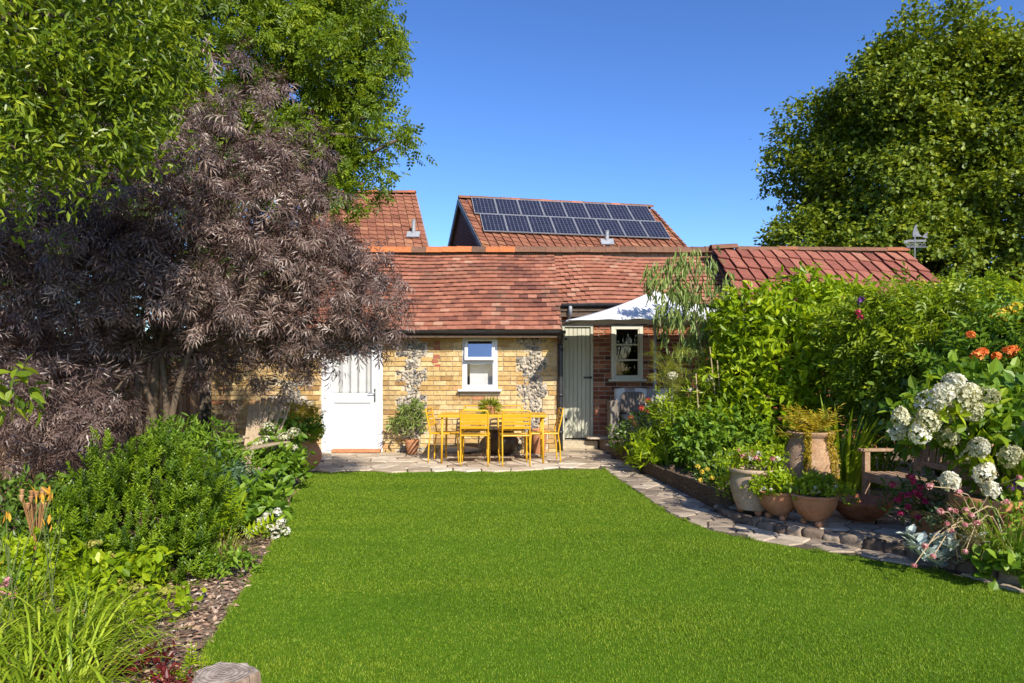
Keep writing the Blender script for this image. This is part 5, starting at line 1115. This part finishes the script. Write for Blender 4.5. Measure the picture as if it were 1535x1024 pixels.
# plant in small pot by the white door
sp = potted('potted_plant', 'small terracotta pot with spiky grey green plant beside the white door', 'planter', (P(618, 678, 11.75)[0], 11.72, PZ), prof_small(.25, .125), M_terra)
c0 = np.array(sp.location); pts, outs, _ = blob_points([(c0[0], c0[1]-.05, .62, .30, .2, .22), (c0[0]-.18, c0[1], .52, .2, .15, .14), (c0[0]+.1, c0[1], .78, .18, .12, .12)], 75, .2)
m = MB(); leaves(m, lance_d, pts, outs, 8, .12, .08, droop=.2); m.build('foliage', L_euc, sp); m = MB(); limbs(m, c0+np.array([0, 0, .22]), [(c0[0], c0[1], .6, .1, .1, .1), (c0[0]-.2, c0[1], .5, .1, .1, .1), (c0[0]+.15, c0[1], .72, .1, .1, .1)], pts, .012, .4); m.build('stem', M_palestem, sp)
# planter on the table
tp = potted('table_planter', 'low pot of spiky yellow green succulents on the yellow table', 'planter', (P(735, 606, 10.85)[0], 10.83, PZ+.735+.008), prof_small(.11, .10), M_terra)
c0 = np.array(tp.location); n = 260; d = nrm(rng.normal(size=(n, 3))+np.array([0, 0, .55])); m = MB(); m.scatter(T_ovate(.16, .1, -.05), c0+np.array([0, 0, .1])+d*np.array([.10, .1, .05]), d, rng.normal(size=(n, 3)), U(.08, .14, n), rng.random(n)); m.build('foliage', L_fennel, tp)
# dark pot and terracotta pot behind the table, flat rock
potted('glazed_pot', 'big round dark glazed pot in the shade behind the yellow table', 'planter', (P(752, 680, 11.72)[0], 11.70, PZ), [(r*1.05, z*.62) for r, z in P_urn], M_glaze)
potted('tall_terracotta_pot', 'tall plain terracotta pot against the wall behind the right table leg', 'planter', (P(808, 680, 11.8)[0], 11.80, PZ), prof_small(.42, .15), M_terra)
m = MB(); stone(m, (P(690, 675, 11.85)[0], 11.86, .075), (.36, .12, .06), 3, .12, .9, rz=.05); tag(m.build('flat_stone', M_flint, loc=(P(690, 675, 11.85)[0], 11.86, .02), smooth=True), 'long pale flat stone lying at the wall foot behind the table', 'stone')

# ================================================================== right border
shrub('gum_sapling', 'slender young gum tree with drooping narrow leaves in front of the white parasol', 'tree', (P(1080, 668, 10.4)[0], 10.4, .15), [B(1035, 420, 10.35, 34, 44, .26), B(1005, 420, 10.35, 26, 24, .26), B(1020, 470, 10.35, 46, 34, .26), B(1060, 460, 10.35, 36, 40, .26), B(1080, 510, 10.35, 32, 28, .26), B(1030, 395, 10.35, 16, 18, .26, .6), B(1050, 530, 10.35, 30, 24, .26), B(975, 430, 10.35, 12, 12, .26, .3), B(1090, 430, 10.35, 16, 16, .26, .5)], lance_d, L_euc, M_palestem, 185, 8, .155, .022, .2, droop=1.6, spread=.45, crown='crown', trunk='trunk', under=.9)
fe = thing('bronze_fennel', 'tall airy yellow green fennel in front of the red brick wall', 'plant', (P(1030, 660, 10.0)[0], 10.0, .15)); m = MB(); m2 = MB()
for k in range(16):
    b = np.array(fe.location)+np.append(rng.normal(size=2)*.12, 0); t = P(U(975, 1095), U(505, 570), 10.0)+np.array([0, U(-.25, .25), 0]); cur = catmull([b, b+(t-b)*.5+np.append(rng.normal(size=2)*.05, .1), t], 6); m.tube(cur, np.linspace(.008, .003, len(cur)), 5)
    q = cur[rng.integers(4, len(cur), 40)]; d_ = nrm(rng.normal(size=(40, 3))*np.array([1, 1, .6])+np.array([0, 0, .4])); m2.scatter(T_pinnate(6, .09, .34, .8, .2, T_thread(.07, .1)), q, d_, nrm(rng.normal(size=(40, 3))+np.array([0, 0, 1])), U(.12, .26, 40), rng.random(40))
m.build('stem', M_stem, fe); m2.build('foliage', L_fennel, fe)
ag = thing('white_allium', 'pale round allium heads on tall stalks among the fennel', 'flowering plant', (P(1035, 660, 9.6)[0], 9.6, .15))
for (px, py, r) in ((1008, 563, .075), (1062, 567, .085), (1036, 585, .04)): c = P(px, py, 9.5); head('flower_head', ag, c, (r, r, r*.75), F_cream, 110, size=.032, stalk=(c[0]+.03, c[1], .2))
blades('agapanthus_leaves', 'narrow grey green grassy leaves below the fennel', 'plant', (P(1000, 670, 9.9)[0], 9.9, .15), 150, .95, L_blue, .012, .55, .3, (.4, .9, 1.4))
tc = thing('bamboo_canes', 'thin brown garden canes standing in the raised bed', 'garden canes', (P(1075, 650, 9.3)[0], 9.3, .15)); 
for a, b in (((1078, 650), (1064, 520)), ((1050, 655), (1043, 560)), ((1085, 655), (1075, 540))): MB().tube([P(*a, 9.3), P(*b, 9.4)], .008, 6).build('cane', M_palestem, tc)
ro, _, _ = shrub('rose_bush', 'low rose bush with coral pink blooms in front of the rattan sofa', 'flowering shrub', (P(952, 680, 10.5)[0], 10.5, .15), [B(950, 655, 10.5, 26, 24, .3), B(975, 645, 10.6, 22, 26, .3), B(935, 668, 10.5, 14, 14, .2)], ovate, L_dark, M_stem, 170, 7, .06, .008, .12)
for (px, py) in ((971, 601), (983, 609), (971, 616), (946, 627), (951, 636), (952, 671), (962, 612)):
    c = P(px, py, 10.35); head('bloom', ro, c, .038, F_coral, 40, T_petal(3, 1.0), .05, stalk=(c[0]+.02, c[1]+.05, .35))
shrub('box_cushion', 'small clipped yellow green cushion at the far corner of the raised bed', 'shrub', (P(935, 678, 11)[0], 10.95, .15), [B(938, 672, 10.85, 16, 12, .18)], dia, L_lime, M_stem, 120, 9, .03, .006, .05)
shrub('daylily_foliage_patch', 'mass of yellow green pointed leaves in the raised bed beside the roses', 'plant', (P(985, 690, 9.8)[0], 9.8, .15), [B(990, 675, 9.6, 30, 24, .4), B(1018, 660, 9.7, 34, 30, .4), B(1045, 645, 9.7, 34, 34, .4), B(972, 692, 9.5, 20, 16, .3), B(1030, 625, 9.9, 26, 26, .3)], lance, L_lime, M_stem, 230, 7, .15, .006, .14, up=1.0, droop=-.1)
blades('montbretia_clump', 'upright arching green blades behind the timber boards of the raised bed', 'plant', (P(1012, 705, 9.1)[0], 9.3, .15), 130, .55, L_strap, .02, .6, .35, (.7, 1.2, 1.7))
shrub('broad_leaved_perennial', 'low dark perennial with broad rounded leaves along the timber boards', 'plant', (P(1045, 720, 8.3)[0], 8.4, .15), [B(1075, 685, 8.4, 40, 32, .4), B(1100, 665, 8.6, 40, 42, .4), B(1042, 684, 8.9, 28, 22, .3), B(1090, 715, 7.8, 26, 18, .3), B(1050, 655, 9.0, 36, 28, .3)], T_ovate(.6, .1, .2), L_mid, M_stem, 380, 7, .085, .008, .14)
dl, _, _ = shrub('dahlia_bush', 'small dark leaved bush with pale apricot blooms by the near end of the boards', 'flowering plant', (P(1062, 745, 7.5)[0], 7.5, .15), [B(1078, 718, 7.5, 24, 16, .2), B(1062, 706, 7.6, 16, 14, .15)], ovate, L_dark, M_stem, 100, 6, .06, .006, .1)
for (px, py) in ((1046, 700), (1052, 708), (1060, 704), (1068, 716), (1050, 720)): head('bloom', dl, P(px, py, 7.25), .024, F_cream if px % 2 else F_yel, 24, size=.025)
# bright green shrub
bl_ = [B(1190, 540, 9.45, 95, 80, .8), B(1130, 510, 9.75, 55, 60, .6), B(1240, 500, 9.55, 70, 60, .7), B(1190, 470, 9.65, 50, 50, .5), B(1120, 580, 9.55, 50, 60, .6), B(1240, 590, 9.15, 70, 60, .6), B(1160, 620, 9.15, 80, 50, .6), B(1205, 440, 9.65, 22, 30, .25, .8), B(1260, 450, 9.65, 24, 24, .25, .7), B(1110, 470, 9.85, 26, 26, .3, .7), B(1185, 670, 9.05, 80, 30, .5), B(1290, 560, 9.25, 40, 60, .5)]
shrub('mock_orange', 'large bright lime green shrub behind the terracotta pots', 'shrub', (P(1190, 690, 9.5)[0], 9.6, .15), bl_, T_ovate(.42, .1, .3), L_lime, M_brownstem, 1600, 8, .135, .025, .2, droop=.45, lo=.5, under=.6, tint_c=.5)
# climbers to the right
bl_ = [B(1350, 520, 8.0, 80, 65, .8), B(1430, 505, 7.8, 90, 55, .8), B(1310, 495, 8.3, 50, 40, .6), B(1400, 560, 7.8, 90, 55, .7), B(1500, 500, 7.6, 80, 50, .8), B(1340, 580, 8.0, 55, 50, .6), B(1540, 560, 7.6, 70, 75, .8), B(1415, 462, 8.2, 40, 18, .4, .6), B(1470, 470, 8.0, 50, 22, .4), B(1450, 610, 7.6, 90, 45, .6)]
shrub('wisteria', 'mass of green climbing foliage at the right in front of the large tree', 'climber', (P(1420, 690, 8.0)[0], 8.1, .1), bl_, T_pinnate(3, .42, .42, .95, .35), L_climb, M_brownstem, 1350, 7, .20, .035, .22, droop=.4, lo=.5, under=.6)
pc = thing('purple_clematis', 'small purple clematis flowers beside the lower edge of the pantile roof', 'climber', (P(1290, 480, 8.0)[0], 7.9, .15)); m = MB(); m.tube(catmull([np.array(pc.location), P(1290, 560, 8.0), P(1288, 455, 7.9)], 5), .006, 5); m.build('stem', M_brownstem, pc)
for (px, py) in ((1289, 452), (1291, 449), (1286, 468), (1290, 476), (1325, 508)): head('flower_head', pc, P(px, py, 7.75), .03, F_purple if py < 460 else F_mag, 24, size=.035)
tv, _, _ = shrub('trumpet_vine', 'trumpet vine with orange flower clusters at the right edge', 'climber', (P(1500, 690, 6.2)[0], 6.3, .1), [B(1500, 560, 6.3, 60, 50, .5), B(1540, 600, 6.1, 50, 60, .5), B(1470, 590, 6.3, 34, 34, .4), B(1530, 510, 6.4, 40, 40, .4)], T_pinnate(3, .42, .4, 1.0, .3), L_mid, M_brownstem, 330, 6, .22, .02, .18, droop=.2)
for (px, py, r) in ((1465, 533, .05), (1472, 528, .045), (1513, 528, .06), (1520, 524, .04), (1494, 534, .035), (1455, 502, .03), (1533, 600, .05), (1444, 553, .025)): head('flower_cluster', tv, P(px, py, 5.85), (r, r, r*.8), F_orange, 40, T_petal(4, .8), .045)
yt, _, _ = shrub('yellow_flower_spray', 'spray of yellow and orange blossom at the right edge above the trumpet vine', 'flowering shrub', (P(1530, 690, 6.6)[0], 6.7, .1), [B(1515, 480, 6.6, 34, 26, .3), B(1535, 520, 6.6, 30, 30, .3)], ovate_n, L_lime, M_brownstem, 90, 6, .07, .012, .14)
for (px, py) in ((1500, 470), (1512, 466), (1525, 475), (1515, 484), (1505, 482), (1532, 488), (1494, 476), (1522, 460)): head('flower_head', yt, P(px, py, 6.3), (.06, .06, .04), F_yel, 45, size=.04)
# white hydrangea in a pot
D = 5.0
hp = potted('potted_hydrangea', 'wide terracotta pot holding the large hydrangea with creamy white heads', 'planter', (P(1490, 760, 5.05)[0], 5.05, TZ), P_wide, M_terra)
bl_ = [B(1465, 645, 5.0, 60, 36, .4), B(1515, 650, 5.0, 55, 45, .4), B(1405, 636, 5.1, 46, 24, .3), B(1470, 600, 5.2, 60, 32, .35), B(1530, 700, 4.9, 40, 36, .3)]
pts, outs, _ = blob_points(bl_, 330, .45); m = MB(); leaves(m, T_ovate(.55, .1, .2), pts, outs, 6, .115, .13, droop=.2); m.build('foliage', L_mid, hp); m = MB(); limbs(m, np.array(hp.location)+np.array([0, 0, .3]), bl_, pts, .014, .1); m.build('stem', M_brownstem, hp)
for (px, py, r) in ((1430, 575, 19), (1393, 603, 21), (1412, 592, 19), (1440, 600, 21), (1418, 620, 17), (1360, 640, 19), (1378, 650, 17), (1390, 632, 19), (1420, 655, 17), (1438, 648, 15), (1455, 588, 15), (1480, 596, 17), (1448, 680, 16), (1468, 670, 16), (1514, 683, 18), (1475, 710, 16), (1484, 733, 14), (1424, 722, 16), (1350, 625, 14), (1458, 617, 15), (1500, 640, 12), (1535, 640, 14), (1404, 612, 18), (1345, 648, 12), (1530, 690, 14)):
    dd = 4.68+U(-.16, .16); c = P(px, py, dd); rr = r*.88*dd/F; ax = nrm(np.array([U(-.5, .3), U(-.9, -.2), U(.2, .9)]))
    n = int(60+r*4.5); t = rng.random(n)**.7; dv = nrm(rng.normal(size=(n, 3))); dv = nrm(dv-ax*(dv@ax)[:, None]); rad = rr*np.sqrt(np.clip(1-(2*t-1)**2, .02, 1))*(1.12-.45*t)*U(.75, 1.12, n)
    pos = c+ax*((t-.45)*2.3*rr)[:, None]+dv*rad[:, None]; od = nrm(dv+ax*(t-.3)[:, None]*1.4); m = MB(); m.scatter(T_petal(4, .9), pos, nrm(np.cross(od, rng.normal(size=(n, 3)))), od+rng.normal(size=(n, 3))*.35, .036*U(.65, 1.2, n), np.clip(rng.normal(.55, .25)+rng.normal(size=n)*.2, 0, 1))
    m.build('flower_head', F_cream if rng.random() < .5 else F_white, hp)
pts, outs, _ = blob_points([B(1420, 625, 4.75, 70, 36, .15), B(1485, 680, 4.75, 44, 34, .15)], 60, .3); m = MB(); leaves(m, T_ovate(.55, .1, .2), pts, outs, 4, .11, .1, droop=.2); m.build('foliage', L_climb, hp)
# dark rounded background shrub behind bench
shrub('viburnum', 'dark leaved shrub in the shade behind the wooden bench', 'shrub', (4.9, 6.6, .1), [(4.8, 6.6, .75, .55, .7, .6), (4.6, 5.5, .6, .4, .6, .5), (5.2, 5.8, 1.0, .5, .8, .7), (4.3, 7.4, .8, .5, .3, .6)], ovate, L_dark, M_brownstem, 700, 7, .09, .02, .16)
blades('crocosmia_clump', 'tall upright strap leaves between the tall urn and the bench', 'plant', (P(1265, 745, 7.3)[0], 7.35, .15), 190, .95, L_lily, .026, .5, .24, (.3, .8, 1.5))
blades('iris_leaves', 'yellowish arching strap leaves growing behind the end of the bench', 'plant', (P(1320, 740, 7.45)[0], 7.5, .15), 80, .8, L_lily, .02, .6, .15, (.6, 1.1, 1.6))
# pots on the terrace
bp = potted('bell_pot', 'large pale bell shaped terracotta pot with small pink and white flowers', 'planter', (P(1130, 765, 6.45)[0], 6.45, TZ), P_bell, M_terra_pale, feet=3, fr=.12)
c0 = np.array(bp.location); bb = [(c0[0], c0[1], TZ+.47, .24, .22, .09), (c0[0]-.24, c0[1]+.08, TZ+.40, .07, .1, .12), (c0[0]+.15, c0[1]+.05, TZ+.52, .15, .15, .07)]; pts, outs, _ = blob_points(bb, 130, .4); m = MB(); leaves(m, ovate_n, pts, outs, 7, .05, .08); m.build('foliage', L_lime, bp)
for k in range(16): head('flower_head', bp, c0+np.array([U(-.17, .2), U(-.16, .1), U(.5, .58)]), .022, F_white if k < 8 else F_pink, 20, size=.028)
for nm, lab, px, y_, hs in (('bowl_pot', 'round terracotta bowl pot with white flowered plants, next to the pale bell pot', 1167, 6.2, 1.0), ('bowl_pot', 'round terracotta bowl pot with dark leaved plants, nearest the rusty fire bowl', 1221, 5.95, 1.05)):
    bo = potted(nm, lab, 'planter', (P(px, 770, y_)[0], y_, TZ), [(r*.98*hs, z*1.0*hs) for r, z in P_bowl], M_terra, feet=3, fr=.09, group='planted bowl pots on the terrace'); c0 = np.array(bo.location)
    pts, outs, _ = blob_points([(c0[0], c0[1], TZ+.30, .2, .18, .06), (c0[0]-.17*(1 if px < 1200 else -1), c0[1]-.05, TZ+.27, .10, .1, .07), (c0[0]+.02, c0[1], TZ+.36, .1, .1, .05)], 130, .3); m = MB(); leaves(m, ovate, pts, outs, 7, .045, .07); m.build('foliage', L_lime if px < 1200 else L_climb, bo)
    for k in range(22 if px < 1200 else 12): head('flower_head', bo, c0+np.array([U(-.2, .2), U(-.18, .05), U(.26, .36)]), .012, F_white if px < 1200 else F_cream, 12, size=.022)
tu = potted('tall_urn', 'tall rough terracotta urn with golden fern and trailing stems', 'planter', (P(1213, 745, 7.05)[0], 7.02, .10), P_urn, M_terra_rough); c0 = np.array(tu.location)
m = MB(); n = 85; a = U(0, 6.28, n); d = nrm(np.c_[np.cos(a), np.sin(a), U(.5, 2.2, n)]); m.scatter(T_pinnate(6, .22, .24, 1.0, .28), np.repeat((c0+np.array([0, 0, .68]))[None], n, 0)+rng.normal(size=(n, 3))*.05, d, np.array([0, 0, 1.])+rng.normal(size=(n, 3))*.2, U(.16, .34, n), rng.random(n)); m.build('foliage', L_gold, tu)
m = MB()
for k in range(9):
    a = -1.6+U(-1.7, 1.7) if k > 2 else -1.2+U(-.25, .25); o_ = np.array([math.cos(a), math.sin(a), 0]); L_ = U(.2, .55); zz = np.linspace(0, 1, 26); rad_ = np.interp(.70-zz*L_, [z for r, z in P_urn[:10]], [r for r, z in P_urn[:10]])+.012; cur = c0+o_*rad_[:, None]+np.c_[np.zeros((26, 2)), .70-zz*L_]; m.tube(cur, .003, 4); q = np.repeat(cur, 5, 0)+rng.normal(size=(130, 3))*.008; m.scatter(dia, q, nrm(rng.normal(size=(130, 3))+o_-np.array([0, 0, .5])), rng.normal(size=(130, 3)), U(.02, .034, 130), rng.random(130))
m.build('trailing_stem', L_gold, tu)
fb = P(1290, 770, 6.15); fbo = thing('fire_bowl', 'wide shallow rusty iron bowl on the terrace in front of the bench', 'bowl', (fb[0], 6.15, TZ)); m = MB(); m.lathe([(.001, .0), (.09, .0), (.15, .03), (.22, .09), (.262, .16), (.272, .185), (.262, .188), (.21, .115), (.14, .055), (.001, .035)], n=40); q = m.build('bowl', M_rust, fbo, local=True, smooth=True)
m = MB(); m.lathe([(.001, .0), (.11, 0), (.11, .006), (.001, .006)], n=24); m.build('foot', M_rust, fbo, local=True)
# pink flowers in pot in front of the bench
pp = potted('flower_pot', 'terracotta pot with magenta flowers standing before the bench', 'planter', (P(1393, 790, 5.55)[0], 5.55, TZ), prof_small(.21, .15), M_terra); c0 = np.array(pp.location)
pts, outs, _ = blob_points([(c0[0], c0[1], TZ+.32, .2, .17, .12), (c0[0]-.2, c0[1], TZ+.27, .14, .12, .16)], 80, .3); m = MB(); leaves(m, ovate_n, pts, outs, 6, .05, .1); m.build('foliage', L_dark, pp)
for (px, py) in ((1337, 727), (1345, 750), (1352, 743), (1362, 742), (1368, 717), (1380, 731), (1372, 738), (1361, 760), (1387, 752), (1369, 722), (1377, 776), (1350, 770), (1378, 742), (1365, 715)): c = P(px, py, 5.4); head('flower_head', pp, c, .022, F_mag, 26, size=.03, stalk=c0+np.array([U(-.05, .05), U(-.05, .05), .2]))
# silver lamb's ear and pink knautia, bronze sedge at the right
sv_ = thing('silver_leaf_plant', 'low silver grey felted leaves at the path edge in front of the pots', 'plant', (P(1420, 830, 4.95)[0], 4.95, TZ)); m = MB()
for (px, py) in ((1375, 815), (1400, 805), (1425, 815), (1450, 820), (1390, 830), (1415, 832), (1440, 838), (1365, 800), (1405, 842), (1470, 830), (1505, 866), (1528, 872), (1456, 806)):
    c = P(px, py, 4.75+U(-.1, .15)); n = 16; a = U(0, 6.28, n); d = nrm(np.c_[np.cos(a), np.sin(a), U(.2, 1.5, n)]); m.scatter(T_ovate(.55, .12, .2), np.repeat(c[None], n, 0)+rng.normal(size=(n, 3))*.015-np.array([0, 0, .03]), d, np.repeat(np.array([[0, 0, 1.]]), n, 0), U(.06, .12, n), rng.random(n))
m.build('foliage', L_silver, sv_)
kn = thing('pink_knautia', 'loose pink pincushion flowers on wiry stems over the silver leaves', 'flowering plant', (P(1470, 840, 4.8)[0], 4.8, TZ)); b0 = np.array(kn.location)
for (px, py, r) in ((1394, 729, .034), (1410, 767, .03), (1424, 765, .024), (1432, 766, .02), (1448, 765, .028), (1464, 785, .03), (1420, 785, .022), (1427, 797, .02), (1447, 787, .02), (1386, 819, .028), (1447, 827, .02), (1370, 848, .018), (1438, 738, .026), (1508, 752, .022), (1528, 716, .02), (1399, 834, .022), (1456, 772, .022)): c = P(px, py, 4.5+U(-.1, .1)); head('flower_head', kn, c, (r*.72, r*.72, r*.62), F_pink, 40, size=.021, stalk=b0+np.array([U(-.2, .2), U(-.1, .1), .0]), sm=M_palestem, arc=.35)
blades('bronze_carex', 'arching bronze green sedge at the right edge of the path', 'ornamental grass', (P(1495, 850, 4.6)[0], 4.65, TZ), 330, .52, L_bronze, .008, .8, .1, (.9, 1.5, 2.0))
blades('green_carex', 'green strap leaved clump at the far right edge beside the bronze sedge', 'plant', (P(1530, 850, 4.45)[0], 4.5, TZ), 120, .5, L_strap, .02, .7, .12)
sv2, _, _ = shrub('salvia_clump', 'dark leaved clump with small purple flowers at the right edge', 'flowering plant', (P(1530, 780, 4.9)[0], 4.9, TZ), [B(1525, 760, 4.9, 30, 46, .2), B(1500, 790, 4.8, 26, 26, .2)], ovate_n, L_mid, M_stem, 110, 6, .07, .006, .12)
for (px, py) in ((1522, 727), (1530, 730), (1516, 732), (1527, 720)): head('flower_head', sv2, P(px, py, 4.7), .022, F_purple, 22, size=.025)

blades('yellow_iris_clump', 'yellow green sword leaves beside the coral roses in the raised bed', 'plant', (P(992, 690, 10.0)[0], 10.0, .15), 120, .62, L_lily, .022, .55, .22, (.5, 1.0, 1.6))
shrub('phlox_clump', 'mid green leafy clump under the fennel in the raised bed', 'plant', (P(1030, 680, 9.4)[0], 9.5, .15), [B(1025, 640, 9.5, 34, 34, .35), B(1065, 610, 9.6, 30, 44, .35), B(1000, 625, 9.9, 22, 26, .3)], lance, L_climb, M_stem, 260, 7, .11, .008, .14, up=.9)
shrub('oregano_clump', 'small yellow green trailing clump on the kerb stones by the timber board end', 'plant', (P(1092, 745, 6.9)[0], 6.85, .08), [B(1096, 735, 6.8, 16, 22, .12)], ovate_n, L_lime, M_stem, 46, 7, .04, .005, .07)
shrub('catmint_clump', 'grey green leafy clump between the magenta flower pot and the silver leaves', 'plant', (P(1445, 800, 5.1)[0], 5.1, TZ), [B(1445, 790, 5.1, 34, 22, .2), B(1480, 810, 4.9, 30, 24, .2)], ovate_n, L_blue, M_stem, 120, 7, .05, .005, .09)
shrub('bergenia_clump', 'broad glossy green leaves at the lower right corner of the border', 'plant', (P(1515, 870, 4.4)[0], 4.42, TZ), [B(1512, 850, 4.4, 34, 20, .15)], T_ovate(.7, .1, .15), L_mid, M_stem, 40, 5, .085, .006, .07)
